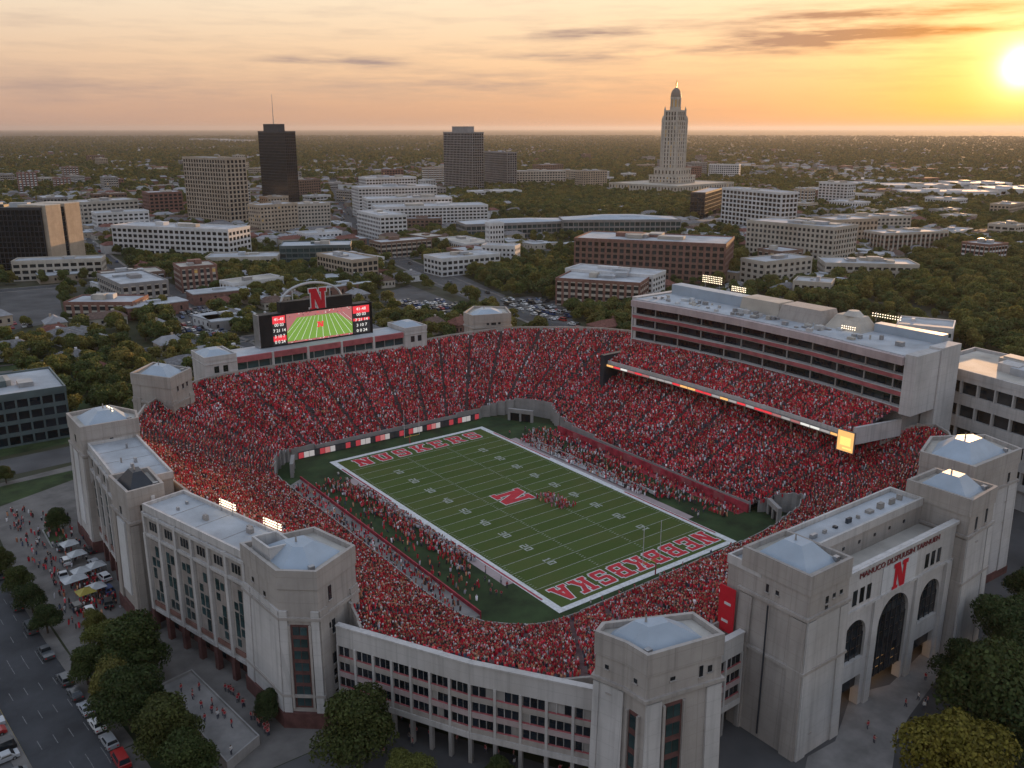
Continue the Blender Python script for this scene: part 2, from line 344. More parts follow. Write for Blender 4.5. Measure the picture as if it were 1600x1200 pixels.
def building(name, label, cat, pts, H, fl=3.6, bay=3.6, pier=.3, band=.35, wm='white_wall', gm='glass', bandm=None, roofm='roof_grey', group=None, units=2, base=0.0, par=.9, depth=.35, z0=0.0, lit=.0, nwin=150, every=0, hip=0, seed=None):
    pts = ccw(pts); c = sum(pts)/len(pts); rnd = random.Random(seed if seed is not None else len(label)*7+int(H*3))
    root = thing(name, label, cat, (c[0], c[1], z0), group)
    wall = MB(); core = H-.02; wall.prism(pts, z0-.3, core, wm); joined = MB()
    dist = np.linalg.norm(np.append(c, H)-CAM); nf = max(1, round((H-z0-base-.9)/fl)); count = 0
    for i in range(len(pts)):
        p, q = pts[i], pts[(i+1) % len(pts)]; L = np.linalg.norm(q-p); nb = max(1, round(L/bay)); fc = faces_cam(p, q)
        sg = fc and min(L/nb*(1-pier), fl*(1-band))*FPX/dist > 4.2 and count+nb*nf <= nwin
        if sg: count += nb*nf
        facade(wall, root, p, q, z0+base, H-.9, nf, nb, pier, band, depth, wm, gm, bandm, joined, sg, lit=lit if fc else 0, every=every)
    wall.parapet(offset(pts, depth+.05), H-.95, H+par, .5, wm)
    wall.build('wall', root)
    if joined.v: j = joined.build('window_glass', root); j['kind'] = 'stuff'
    r = MB(); r.prism(offset(pts, -.2), H, H+.18, roofm)
    if hip:
        a = offset(pts, -.6); k = [x*.25+c*.75 for x in a]; r.hexa([(x[0], x[1], H+.3) for x in a], [(x[0], x[1], H+hip) for x in k], 'hip_metal')
    rf_ = r.build('roof', root)
    e1 = pts[1]-pts[0]; e2 = pts[-1]-pts[0]
    for k in range(units):
        a, b = rnd.uniform(.2, .7), rnd.uniform(.25, .65); w1, w2 = rnd.uniform(.06, .2), rnd.uniform(.15, .3); h = rnd.uniform(1.2, 3.2)
        o = pts[0]+e1*a+e2*b; u = MB(); u.prism(ccw([o, o+e1*w1, o+e1*w1+e2*w2, o+e2*w2]), H+.16+.004*k, H+h, rnd.choice([wm, 'roof_grey', 'steel', 'roof_tan'])); u.build('rooftop_unit', rf_)
    return root
def rect(pl, pr, D, skew=0.0):
    """footprint from its front edge (left to right as seen) going D metres back"""
    pl = np.array(pl[:2], float); pr = np.array(pr[:2], float); t = (pr-pl)/np.linalg.norm(pr-pl); n = np.array([-t[1], t[0]])
    return [pl, pr, pr+n*D+t*skew, pl+n*D+t*skew]
FOOT = []
def HT2(u, vt, vb):
    """ground point and height of a vertical edge whose top shows at (u, vt) and whose foot is on row vb"""
    ub = u
    for _ in range(6):
        b = G(ub, vb); lo, hi = 0, 500
        for _ in range(40):
            m = (lo+hi)/2
            if PX((b[0], b[1], m))[1] > vt: lo = m
            else: hi = m
        ub += u-PX((b[0], b[1], lo))[0]
    return b, lo
def bpx(name, label, cat, uL, vL, uR, vR, vb, D, at='L', vbR=None, **kw):
    """building whose front top edge runs (uL,vL)-(uR,vR); vb is the foot row of its left (or right) end, vbR the right end's"""
    u, v = (uL, vL) if at == 'L' else (uR, vR); b, H = HT2(u, v, vb)
    pts = rect(b, HT2(uR, vR, vbR)[0], D) if vbR else rect(G(uL, vL, H), G(uR, vR, H), D)
    FOOT.append(pts); return building(name, label, cat, pts, H, **kw)
def text_mesh(txt, size, m, ext=.05, off=0.0):
    cu = bpy.data.curves.new('lettering', 'FONT'); cu.body = txt; cu.size = size; cu.extrude = ext; cu.offset = off; cu.align_x = 'CENTER'; cu.resolution_u = 3
    o = bpy.data.objects.new('lettering', cu); COL.objects.link(o); dg = bpy.context.evaluated_depsgraph_get()
    me = bpy.data.meshes.new_from_object(o.evaluated_get(dg)); bpy.data.objects.remove(o); me.materials.clear(); me.materials.append(M[m]); return me

# ------------------------------------------------------------------ ground, street, plaza
g = MB(); R_ = 60000.0
ring = [(R_*math.cos(a)+0, R_*math.sin(a)) for a in np.linspace(0, 2*math.pi, 49)[:-1]]
g.poly([(x, y, 0) for x, y in ring], 'land'); struct(g, 'ground')
def strip(pts, w, z, m, off=0.0):
    """flat ribbon along a polyline; returns a mesh builder"""
    b = MB(); P = [np.array(p[:2], float) for p in pts]; L = []; R = []
    for i, p in enumerate(P):
        t = P[min(i+1, len(P)-1)]-P[max(i-1, 0)]; t /= np.linalg.norm(t); n = np.array([t[1], -t[0]]); L.append(p+n*(off-w/2)); R.append(p+n*(off+w/2))
    for i in range(len(P)-1): b.poly([(*L[i], z), (*R[i], z), (*R[i+1], z), (*L[i+1], z)], m)
    return b
def road(name, pts, w, lanes=2, z=.012, kerbs=True, walk=2.2, dash=True, m='asphalt', yellow=True):
    struct(strip(pts, w, z, m), name)
    k = MB(); P = [np.array(p[:2], float) for p in pts]
    if kerbs:
        for sgn in (-1, 1):
            for i in range(len(P)-1):
                t = P[i+1]-P[i]; L = np.linalg.norm(t); a, b = (w/2, w/2+walk) if sgn > 0 else (-w/2-walk, -w/2)
                k.edge(P[i], P[i+1], 0, L, a, b, 0, .13+.004*(i % 2), 'paving')
        struct(k, 'pavement')
    mk = MB()
    for ln in range(1, lanes):
        off = -w/2+w*ln/lanes; mid = yellow and abs(off) < .2
        for i in range(len(P)-1):
            L = np.linalg.norm(P[i+1]-P[i]); s = 0.0
            while s < L:
                e = min(L, s+(3.0 if dash else L)); t = (P[i+1]-P[i])/L; n = np.array([t[1], -t[0]]); a = P[i]+t*s+n*off; b = P[i]+t*e+n*off; h = n*.06
                mk.poly([(*(a-h), z+.006), (*(a+h), z+.006), (*(b+h), z+.006), (*(b-h), z+.006)], 'paint_yellow' if mid else 'road_paint'); s += 9.0 if dash else L+1
    if mk.v: struct(mk, 'road_marking')
# west street: right edge (-117,-51) .. (-123.5,36), 12.6 m wide
WS = [(-119, -130), (-122.9, -47), (-126.6, -8), (-129.5, 36), (-131.5, 110), (-150, 300)]
road('street', WS, 12.6, 5, yellow=True)
cr = MB(); cr.poly([(-185, 99, .016), (-86, 106, .016), (-84, 122, .016), (-185, 116, .016)], 'asphalt_pale'); struct(cr, 'cross_street')
pz = MB()
pz.poly([(-114.6, -66, .022), (-76, -66, .022), (-88, -40, .022), (-100, 0, .022), (-98, 58, .022), (-75, 92, .022), (-84, 104, .022), (-121, 98, .022), (-120.6, 36, .022), (-117.6, -8, .022)], 'paving')
struct(pz, 'plaza_paving')
p2 = MB(); p2.poly([(-118, -140, .018), (80, -190, .018), (170, -120, .018), (120, -60, .018), (60, -88, .018), (-60, -95, .018), (-76, -66.2, .018), (-114, -66.2, .018)], 'asphalt_pale'); struct(p2, 'forecourt_paving')
la = MB(); la.poly([(-116.6, -118, .030), (-108.2, -118, .030), (-107.6, -30, .030), (-116.2, -20, .030)], 'lawn'); struct(la, 'lawn')
la = MB(); la.poly([(-170, 60, .030), (-121.8, 78, .030), (-88, 93, .034), (-88, 98, .034), (-170, 92, .030)], 'lawn'); struct(la, 'lawn')
la = MB(); la.poly([(-170, 121, .030), (-86, 125, .030), (-70, 160, .030), (-80, 300, .030), (-180, 300, .030)], 'lawn'); struct(la, 'lawn')
gp_ = MB(); gp_.poly([(*G(u, v)[:2], .026) for u, v in ((1255, 1215), (1262, 1182), (1305, 1158), (1330, 1085), (1390, 1070), (1450, 1010), (1480, 1040), (1420, 1120), (1400, 1160), (1390, 1230))][::-1], 'plaza'); struct(gp_, 'gate_plaza')
la = MB(); la.poly([(-38, -119, .03), (-27.5, -119, .03), (-24, -140, .03), (-50, -150, .03), (-56, -122, .03)], 'lawn'); struct(la, 'lawn')
lot = MB(); lot.poly([(-136.8, -70, .016), (-129.4, -62, .016), (-134.6, 10, .016), (-142.5, 10, .016)], 'asphalt_pale'); struct(lot, 'parking_lane')
ky = strip([(-125.6, -62), (-129.3, -47), (-132.9, -8), (-134.6, 12)], .18, .030, 'paint_yellow'); struct(ky, 'road_marking')
# raised terrace by the near tower
tr = thing('terrace', 'long raised concrete terrace with people below the near west tower', 'terrace', (-102, -47, 0))
b = MB(); TP = ccw([(-106.9, -34.5), (-104.2, -62.5), (-97.6, -59.2), (-100.6, -33.2)]); b.prism(TP, 0, 1.5, 'plaza'); b.build('deck', tr)
b = MB(); b.parapet(offset(TP, .1), 0.0, 2.0, .22, 'concrete_dim'); b.build('parapet', tr)

# ------------------------------------------------------------------ football field
ap = MB(); ap.poly([(-50, -60, .025), (-34, -66, .025), (36, -66, .025), (54, -52, .025), (50, 44, .025), (36, 68, .025), (-38, 70, .025), (-50, 52, .025)], 'apron'); struct(ap, 'field_apron')
HX, HY = 29.255, 56.65
fb = MB(); fb.poly([(-HX, -HY, .034), (HX, -HY, .034), (HX, HY, .034), (-HX, HY, .034)], 'turf'); field = struct(fb, 'football_field'); field['_o'] = [0, 0, 0]
X0, Y0, YL = HX-1.9, HY-1.6, 45.72
bd = MB(); z = .044
for a in [(-HX, HX, -HY, -Y0), (-HX, HX, Y0, HY), (-HX, -X0, -Y0, Y0), (X0, HX, -Y0, Y0)]: bd.poly([(a[0], a[2], z), (a[1], a[2], z), (a[1], a[3], z), (a[0], a[3], z)], 'paint_white')
bd.build('sideline_border', field)
rb = MB()
for s in (-1, 1):
    for y0, y1 in ((-50, -16), (18, 49)): rb.poly([(s*(HX-.55)-.28, y0, .052), (s*(HX-.55)+.28, y0, .052), (s*(HX-.55)+.28, y1, .052), (s*(HX-.55)-.28, y1, .052)], 'red_pad')
rb.build('coaching_box', field)
for k in range(21):
    y = -YL+k*4.572; l = MB(); h = .075; l.poly([(-X0, y-h, .042), (X0, y-h, .042), (X0, y+h, .042), (-X0, y+h, .042)], 'field_line'); l.build('yard_line', field)
hs = MB()
for k in range(101):
    if k % 5 == 0: continue
    y = -YL+k*.9144
    for x in (-7.6, 7.6): hs.poly([(x-.35, y-.08, .042), (x+.35, y-.08, .042), (x+.35, y+.08, .042), (x-.35, y+.08, .042)], 'field_line')
    for x in (-X0+.8, X0-.8): hs.poly([(x-.35, y-.05, .042), (x+.35, y-.05, .042), (x+.35, y+.05, .042), (x-.35, y+.05, .042)], 'field_line')
hs.build('hash_marks', field)['kind'] = 'stuff'
def rc(x0, y0, x1, y1): return [(x0, y0), (x1, y0), (x1, y1), (x0, y1)]
ST = rc(.8, 0, 2.8, 10)
GLY = {
 'N': [rc(.8, 0, 2.5, 10), rc(5.5, 0, 7.2, 10), [(.8, 10), (4.6, 0), (7.2, 0), (3.4, 10)], rc(0, 0, 3.3, 1.6), rc(0, 8.4, 2.4, 10), rc(4.7, 8.4, 8, 10)],
 'E': [ST, rc(0, 0, 7.2, 1.8), rc(0, 8.2, 7.2, 10), rc(2.7, 4.1, 5.4, 5.9), rc(5.6, 0, 7.2, 3.1), rc(5.6, 6.9, 7.2, 10)],
 'B': [ST, rc(0, 0, 6.4, 1.8), rc(0, 8.2, 6.4, 10), rc(2.7, 4.1, 6.4, 5.9), rc(5.2, .8, 7.4, 4.7), rc(5.2, 5.3, 7.4, 9.2)],
 'R': [ST, rc(0, 0, 3.6, 1.6), rc(0, 8.2, 6.4, 10), rc(2.7, 4.1, 6.4, 5.9), rc(5.2, 5.0, 7.4, 9.2), [(3.4, 4.6), (5.8, 0), (8.1, 0), (5.7, 4.6)]],
 'S': [rc(1, 8.2, 7, 10), rc(.4, 5, 2.5, 9.2), rc(1, 4.1, 6.6, 5.9), rc(5.1, 1, 7.2, 5.2), rc(.6, 0, 6.6, 1.8), rc(5.5, 7, 7.2, 9.5), rc(.4, .5, 2.1, 3)],
 'K': [ST, [(2.6, 3.2), (4.6, 3.9), (7.6, 10), (5.2, 10)], [(3.0, 5.4), (5.4, 0), (7.8, 0), (4.8, 6.4)], rc(0, 0, 3.6, 1.6), rc(0, 8.4, 3.6, 10), rc(4.5, 8.4, 8, 10), rc(4.6, 0, 8, 1.6)],
 'A': [[(.4, 0), (2.5, 0), (5.0, 10), (3.0, 10)], [(5.5, 0), (7.6, 0), (5.0, 10), (3.0, 10)], rc(2, 2.6, 6, 4.3), rc(0, 0, 3.3, 1.5), rc(4.7, 0, 8, 1.5)],
 'U': [rc(.8, 1.4, 2.9, 10), rc(5.1, 1.4, 7.2, 10), rc(1.4, 0, 6.6, 2.1), rc(0, 8.4, 3.7, 10), rc(4.3, 8.4, 8, 10)],
 '0': [rc(0, 0, 6, 1.6), rc(0, 8.4, 6, 10), rc(0, 1, 1.8, 9), rc(4.2, 1, 6, 9)], '1': [rc(2.1, 0, 4, 10), rc(1, 0, 5.2, 1.4), rc(1, 7.6, 3, 9.2)],
 '2': [rc(0, 0, 6, 1.6), rc(0, 4.2, 6, 5.8), rc(0, 8.4, 6, 10), rc(0, .8, 1.8, 5), rc(4.2, 5, 6, 9)], '3': [rc(0, 0, 6, 1.6), rc(1, 4.2, 6, 5.8), rc(0, 8.4, 6, 10), rc(4.2, .8, 6, 9.4)],
 '4': [rc(0, 4.2, 6, 5.8), rc(0, 5, 1.8, 10), rc(4.2, 0, 6, 10)], '5': [rc(0, 0, 6, 1.6), rc(0, 4.2, 6, 5.8), rc(0, 8.4, 6, 10), rc(0, 5, 1.8, 9), rc(4.2, .8, 6, 5)]}
def glyph(ch, place, m, grow=0.0, step=.004):
    """strokes of one letter; place(x, y, k) maps letter space to the world, k rising with each stroke"""
    b = MB()
    for k, s in enumerate(GLY[ch]):
        s = ccw(s); s = offset(s, grow) if grow else s
        b.poly([place(p[0], p[1], k*step) for p in s], m)
    return b
def flat_letter(ch, x, y, w, h, flip, name='painted_letter', z=.05, outline=.28):
    def pl(zb):
        def f(a, b, k):
            a = (a/8-.5)*w; b = (b/10-.5)*h
            return (x-a, y-b, zb+k) if flip else (x+a, y+b, zb+k)
        return f
    gr = outline/(w/8)
    glyph(ch, pl(z), 'paint_white', gr).build('white_outline', lt := glyph(ch, pl(z+.04), 'red_paint').build(name, field)); return lt
NB = 'NEBBKBSKA'
for i, ch in enumerate(NB): flat_letter(ch, 24.0-i*5.85, -50.4, 4.9, 6.4, True)
for i, ch in enumerate('NUSKERS'): flat_letter(ch, -20.4+i*6.9, 50.5, 5.3, 6.2, False)
# midfield emblem: upright for a viewer on the west side
def emb(zb): return lambda a, b, k: (.6+(b/10-.5)*9.8, .2-(a/8-.5)*8.6, zb+k)
glyph('N', emb(.05), 'paint_white', .26).build('white_outline', glyph('N', emb(.09), 'red_paint').build('midfield_emblem', field))
for k, num in enumerate((10, 20, 30, 40, 50, 40, 30, 20, 10)):
    y = -36.576+k*9.144
    for s in (-1, 1):
        for j, ch in enumerate(str(num)):
            cy = y-s*(-1.25+2.5*j)*-1
            def pl(a, b, kk, cy=cy, s=s): return (s*-1*-(15.6)+(b/10-.5)*2.5*(-s), cy+(a/6-.5)*1.5*s, .046+kk)
            def pl2(a, b, kk, s=s, j=j, y=y):
                al = (j-.5)*2.0+(a/6-.5)*1.4; up = (b/10-.5)*2.2     # along reading direction, up direction
                return (s*15.8-s*up, y-s*al*-1 if s > 0 else y-al, .046+kk)
            glyph(ch, pl2, 'field_line').build('yard_number', field)
# worn reddish turf by the emblem
for s_ in (-1, 1):
    b = MB(); x0, x1 = sorted((s_*(HX+.05), s_*(HX+2.4))); b.poly([(x0, -40, .046), (x1, -40, .046), (x1, 40, .046), (x0, 40, .046)], 'fascia_pink'); b.build('team_strip', field)
def goal(y, s):
    t = thing('goal_post', 'tall yellow-white goal post at the %s end zone' % ('north' if s > 0 else 'near south'), 'goal post', (0, y+s*1.5, .03))
    b = MB(); b.tube((0, y+s*1.5, .03), (0, y+s*1.5, 3.05), .16, 'red_pad'); b.build('base_post', t)
    b = MB(); b.tube((-2.82, y, 3.05), (2.82, y, 3.05), .09, 'paint_yellow'); b.tube((0, y+s*1.5, 3.0), (0, y, 3.05), .09, 'paint_yellow'); b.build('crossbar', t)
    for x in (-2.82, 2.82): b = MB(); b.tube((x, y, 3.05), (x, y, 12.5), .07, 'paint_white'); b.build('upright', t)
goal(-55.2, -1); goal(55.2, 1)

# ------------------------------------------------------------------ seating bowl
def densify(st, d=2.2):
    out = [np.array(st[0], float)]
    for a, b in zip(st[:-1], st[1:]):
        a = np.array(a, float); b = np.array(b, float); L = max(np.linalg.norm(b[3:5]-a[3:5]), np.linalg.norm(b[:2]-a[:2])); n = max(1, int(L/d))
        for k in range(1, n+1): out.append(a+(b-a)*k/n)
    return np.array(out)
def smooth(st, it=1):
    """round the corners of a station list"""
    st = [np.array(s, float) for s in st]
    for _ in range(it):
        o = [st[0]]
        for a, b in zip(st[:-1], st[1:]): o += [a*.75+b*.25, a*.25+b*.75]
        o.append(st[-1]); st = o
    return st
CROWD = {'red': [(.46, .020, .036), (.38, .016, .030), (.52, .036, .055), (.29, .014, .024), (.54, .075, .09)], 'white': [(.66, .64, .65), (.44, .43, .46), (.30, .29, .32)], 'dark': [(.03, .03, .035), (.06, .04, .04), (.05, .06, .09)],
         'warm': [(.40, .15, .08), (.30, .12, .07), (.48, .24, .14)], 'pink': [(.48, .20, .23), (.42, .13, .17)]}
SKIN = np.array([(.42, .25, .17), (.34, .19, .12), (.14, .07, .045), (.05, .035, .025), (.09, .055, .035), (.36, .025, .03), (.55, .53, .52), (.30, .16, .10)])
def crowd_mesh(name, P, D, label, mixw, group='spectators in the stands'):
    """P: seat positions (n,3), D: unit vectors towards the field (n,2); one small figure each (torso, head)"""
    n = len(P); P = np.array(P); D = np.array(D); T = np.stack([-D[:, 1], D[:, 0]], 1)
    keys = list(mixw); w = np.array([mixw[k] for k in keys], float); w /= w.sum(); ch = rng.choice(len(keys), n, p=w)
    tint = np.zeros((n, 3))
    for i, k in enumerate(keys):
        m_ = ch == i; pal = np.array(CROWD[k]); tint[m_] = pal[rng.integers(0, len(pal), m_.sum())]
    pat = np.sin(P[:, 0]*.21+1)*np.sin(P[:, 1]*.17+.5)+np.sin(P[:, 0]*.53+P[:, 1]*.37)*.7+np.sin(P[:, 0]*1.3-P[:, 1]*1.1)*.5; tint *= rng.uniform(.7, 1.45, (n, 1))*(1+.16*pat[:, None]); head = SKIN[rng.choice(8, n, p=[.11, .11, .1, .14, .14, .24, .10, .06])]
    sc = rng.uniform(.78, 1.18, n); hw, hd = .20*sc, .14*sc; th = rng.uniform(.55, 1.0, n); lean = rng.normal(0, .08, (n, 2))
    V = np.zeros((n, 16, 3)); sg = [(-1, -1), (1, -1), (1, 1), (-1, 1)]
    for i, (a, b) in enumerate(sg):
        for lay, (k, zz) in enumerate(((.8, 0*th-.15), (1.0, th))):
            o = T*(a*hw*k)[:, None]+D*(b*hd*k)[:, None]
            V[:, lay*4+i, :2] = P[:, :2]+o+(lean if lay else 0); V[:, lay*4+i, 2] = P[:, 2]+zz
        for lay, (k, zz) in enumerate(((1.0, th+.02), (.85, th+.27))):
            o = T*(a*.105*sc*k)[:, None]+D*(b*.115*sc*k)[:, None]
            V[:, 8+lay*4+i, :2] = P[:, :2]+o+lean*1.2; V[:, 8+lay*4+i, 2] = P[:, 2]+zz
    q = np.array([[0, 1, 5, 4], [1, 2, 6, 5], [2, 3, 7, 6], [3, 0, 4, 7], [4, 5, 6, 7], [8, 9, 13, 12], [9, 10, 14, 13], [10, 11, 15, 14], [11, 8, 12, 15], [12, 13, 14, 15]])
    F = (q[None]+(np.arange(n)*16)[:, None, None]).reshape(-1, 4)
    C = np.ones((n, 16, 4)); C[:, :8, :3] = tint[:, None]; C[:, 8:, :3] = head[:, None]
    me = bpy.data.meshes.new(name); me.vertices.add(n*16); me.vertices.foreach_set('co', V.reshape(-1)); me.loops.add(F.size); me.loops.foreach_set('vertex_index', F.reshape(-1).astype(np.int32))
    me.polygons.add(len(F)); me.polygons.foreach_set('loop_start', np.arange(0, F.size, 4, dtype=np.int32)); me.polygons.foreach_set('loop_total', np.full(len(F), 4, np.int32)); me.update(calc_edges=True)
    at = me.attributes.new('tint', 'FLOAT_COLOR', 'POINT'); at.data.foreach_set('color', C.reshape(-1).astype(np.float32)); me.materials.append(M['tinted'])
    o = bpy.data.objects.new(name, me); COL.objects.link(o); tag(o, label, 'crowd', None, 'stuff'); return o
NPEOPLE = [0]
def stand(label, crowd_label, st, K, mixw, aisle=11.0, k0=None, backwall=True, fill=.88, name='seating_stand', sm=1, frontm='concrete_dim', front0=0.0, back0=0.0, backh=1.2, exclude=None):
    st = densify(smooth(st, sm)); n = len(st); I = st[:, :3]; O = st[:, 3:6]; k0f = st[:, 6] if st.shape[1] > 6 else np.zeros(n)
    root = thing(name, label, 'grandstand', (*((I[:, :2].mean(0)+O[:, :2].mean(0))/2), 0))
    dist = np.concatenate([[0], np.cumsum(np.linalg.norm(np.diff((I+O)[:, :2]/2, axis=0), axis=1))]); T = dist[-1]
    na = max(1, round(T/aisle)); au = (np.arange(na)+.5)*T/na
    tiers = MB(); P, D = [], []
    def row(k): f = k/K; return I+(O-I)*f
    for k in range(K):
        a, b = row(k), row(k+1); z = a[:, 2]+(b[:, 2]-a[:, 2])*.5
        for j in range(n-1):
            if k < k0f[j]*K: continue
            zj = (z[j], z[j+1])
            tiers.poly([(*a[j, :2], zj[0]), (*a[j+1, :2], zj[1]), (*b[j+1, :2], zj[1]), (*b[j, :2], zj[0])], 'seat_concrete')
            zl = (a[j, 2]-(b[j, 2]-a[j, 2])*.5, a[j+1, 2]-(b[j+1, 2]-a[j+1, 2])*.5)
            if k > 0: tiers.poly([(*a[j, :2], zl[0]), (*a[j+1, :2], zl[1]), (*a[j+1, :2], zj[1]), (*a[j, :2], zj[0])], 'seat_concrete')
        mid = (a+b)/2; seg = np.linalg.norm(np.diff(mid[:, :2], axis=0), axis=1); s = np.concatenate([[0], np.cumsum(seg)]); L = s[-1]
        ts = np.arange(.3, L-.2, .47)+rng.uniform(-.12, .12, len(np.arange(.3, L-.2, .47)))
        if not len(ts): continue
        u = np.interp(ts, s, dist); keep = rng.random(len(ts)) < fill*(1-.10*(np.sin(ts*.31+k*.7)+np.sin(ts*.083-k*.23) > 1.1))
        for x in au: keep &= np.abs(u-x)*(L/T) > .58
        keep &= k >= np.interp(u, dist, k0f)*K
        px, py = np.interp(ts, s, mid[:, 0]), np.interp(ts, s, mid[:, 1]); pz_ = np.interp(ts, s, z)
        dv = np.stack([np.interp(ts, s, (a-b)[:, 0]), np.interp(ts, s, (a-b)[:, 1])], 1); dv /= np.linalg.norm(dv, axis=1)[:, None]
        pts = np.stack([px, py, pz_], 1)+rng.normal(0, .06, (len(ts), 3))*[1, 1, 0]
        if exclude: keep &= np.array([not exclude(p[0], p[1], p[2]) for p in pts])
        P.append(pts[keep]); D.append(dv[keep])
    tiers_ = tiers.build('tiers', root)
    fw = MB()                                        # wall below the first row
    for j in range(n-1):
        ka = math.ceil(k0f[j]*K); r = row(ka); zz = r[:, 2]+(O[:, 2]-I[:, 2])/K*.5
        t = r[j+1, :2]-r[j, :2]; L = np.linalg.norm(t)
        if L < .05: continue
        d_ = (I[j, :2]-O[j, :2]); d_ /= np.linalg.norm(d_); d2 = (I[j+1, :2]-O[j+1, :2]); d2 /= np.linalg.norm(d2); a, b = r[j, :2], r[j+1, :2]
        qd = [(a, zz[j]), (b, zz[j+1]), (b+d2*.25, zz[j+1]), (a+d_*.25, zz[j])]
        if np.cross(b-a, d_) < 0: qd = qd[::-1]
        fw.hexa([(*p, front0) for p, _ in qd], [(*p, h_+.75) for p, h_ in qd], frontm)
        if j and ka != math.ceil(k0f[j-1]*K):        # cheek wall where the cut-out steps
            r0 = row(min(ka, math.ceil(k0f[j-1]*K)))[j]; r1 = row(max(ka, math.ceil(k0f[j-1]*K)))[j]; dd = r1[:2]-r0[:2]; nn = np.array([-dd[1], dd[0]])/np.linalg.norm(dd)*.15
            fw.hexa([(*(r0[:2]-nn), 0), (*(r0[:2]+nn), 0), (*(r1[:2]+nn), 0), (*(r1[:2]-nn), 0)] if np.cross(nn, dd) < 0 else [(*(r0[:2]+nn), 0), (*(r0[:2]-nn), 0), (*(r1[:2]-nn), 0), (*(r1[:2]+nn), 0)],
                    [(*(r0[:2]-nn), r0[2]+.9), (*(r0[:2]+nn), r0[2]+.9), (*(r1[:2]+nn), r1[2]+.9), (*(r1[:2]-nn), r1[2]+.9)] if np.cross(nn, dd) < 0 else [(*(r0[:2]+nn), r0[2]+.9), (*(r0[:2]-nn), r0[2]+.9), (*(r1[:2]-nn), r1[2]+.9), (*(r1[:2]+nn), r1[2]+.9)], frontm)
    fw.build('front_wall', root)
    for x in au:                                     # stairs in the aisles, each its own part
        j = int(np.clip(np.searchsorted(dist, x)-1, 0, n-2)); f = (x-dist[j])/(dist[j+1]-dist[j]); i0 = I[j]+(I[j+1]-I[j])*f; o0 = O[j]+(O[j+1]-O[j])*f; kk = math.ceil((k0f[j])*K)
        b = MB(); d_ = (o0-i0)[:2]; d_ /= np.linalg.norm(d_); nn = np.array([-d_[1], d_[0]])*.42
        for k in range(kk, K):
            a = i0+(o0-i0)*k/K; c = i0+(o0-i0)*(k+1)/K; zt = (a[2]+c[2])/2+.02
            b.poly([(*(a[:2]-nn), zt), (*(a[:2]+nn), zt), (*(c[:2]+nn), zt), (*(c[:2]-nn), zt)][::-1], 'aisle')
        b.build('aisle_stairs', tiers_)['kind'] = 'stuff'
    if backwall:
        bw = MB()
        for j in range(n-1):
            a, b = O[j, :2], O[j+1, :2]; L = np.linalg.norm(b-a)
            if L < .05: continue
            d_ = (O[j, :2]-I[j, :2]); d_ /= np.linalg.norm(d_); c = ccw([a, b, b+d_*.5, a+d_*.5]); bw.prism(c, back0, max(O[j, 2], O[j+1, 2])+backh, 'concrete_warm')
        bw.build('back_wall', root)
    P = np.concatenate(P); D = np.concatenate(D); NPEOPLE[0] += len(P); crowd_mesh('crowd', P, D, crowd_label, mixw)
    return root
MIXN = dict(red=62, white=9, dark=15, warm=5, pink=9); MIXW = dict(red=58, white=5, dark=20, warm=15, pink=2); MIXS = dict(red=62, white=7, dark=19, warm=9, pink=3)
stand('curved north grandstand behind the far end zone, packed with fans in red', 'crowd in red filling the north grandstand below the video board',
      [(-42, 56, 2.5, -76, 77, 22, .10), (-40, 62, 2.5, -66, 88, 22, .06), (-37, 65, 2.5, -50, 97, 22, 0), (-8, 65.5, 2.5, -10, 97, 22, 0), (33, 64.5, 2.5, 62, 101, 22, 0), (40, 61, 2.5, 80, 90, 22.5, .10), (47, 50, 2.5, 100, 62, 24, .14), (47.5, 40, 2.5, 99, 38, 24.5, .04)], 46, MIXN, name='seating_stand')
stand('west grandstand rising to the white stadium wing, packed with fans', 'crowd in red and orange tones filling the west grandstand',
      [(-42.5, 55, 3, -77, 76, 22, .10), (-49, 47, 3, -88, 52, 23, .05), (-51, 34, 3.4, -88.5, 34, 23.5, 0), (-51, 0, 3.4, -89.5, 0, 23.5, 0), (-51.5, -40, 3.4, -82, -44, 22, 0), (-50, -50, 3, -78.2, -57, 19, .05), (-46, -56, 3, -80.0, -64.6, 17.6, .08)], 46, MIXW)
stand('south grandstand behind the near end zone, packed with fans', 'crowd in red filling the near south grandstand',
      [(-45.7, -56.4, 3, -79.8, -65.2, 17.8, .08), (-40, -62, 3, -71.0, -82.4, 18.2, .05), (-33, -63.5, 3, -59.4, -99.6, 18.2, 0), (-18, -63.5, 3, -38, -99, 17.6, 0), (0, -63, 3, -8, -98.5, 19, 0), (30, -62, 3, 32, -99, 19, 0), (40, -60, 3, 52, -93, 20, .04)], 46, MIXS, back0=5.2, backh=.15)
stand('south-east corner grandstand beside the white twin-roofed tower', 'crowd in red filling the south-east corner below the press box',
      [(40.4, -59.6, 3, 52.4, -92.6, 20, .04), (48, -57, 3, 68, -87, 21.5, .10), (52, -53, 3, 86, -80, 22, .12), (50, -49.5, 3, 93, -69, 21.6, .05), (47.4, -48.0, 2.2, 79, -63.4, 19.2, 0)], 46, MIXS, sm=1)
stand('lower east grandstand under the balcony, packed with fans in red', 'crowd in red filling the lower east grandstand',
      [(48, 39, 2.0, 77, 37, 18.8, .06), (48, 25, 2.0, 77, 25, 18.8, 0), (47, 0, 2.0, 78, 0, 18.8, 0), (46, -35, 2.0, 77.5, -40, 18.8, 0), (46.5, -47, 2.0, 77.5, -62, 18.8, 0)], 38, MIXN, backwall=True)
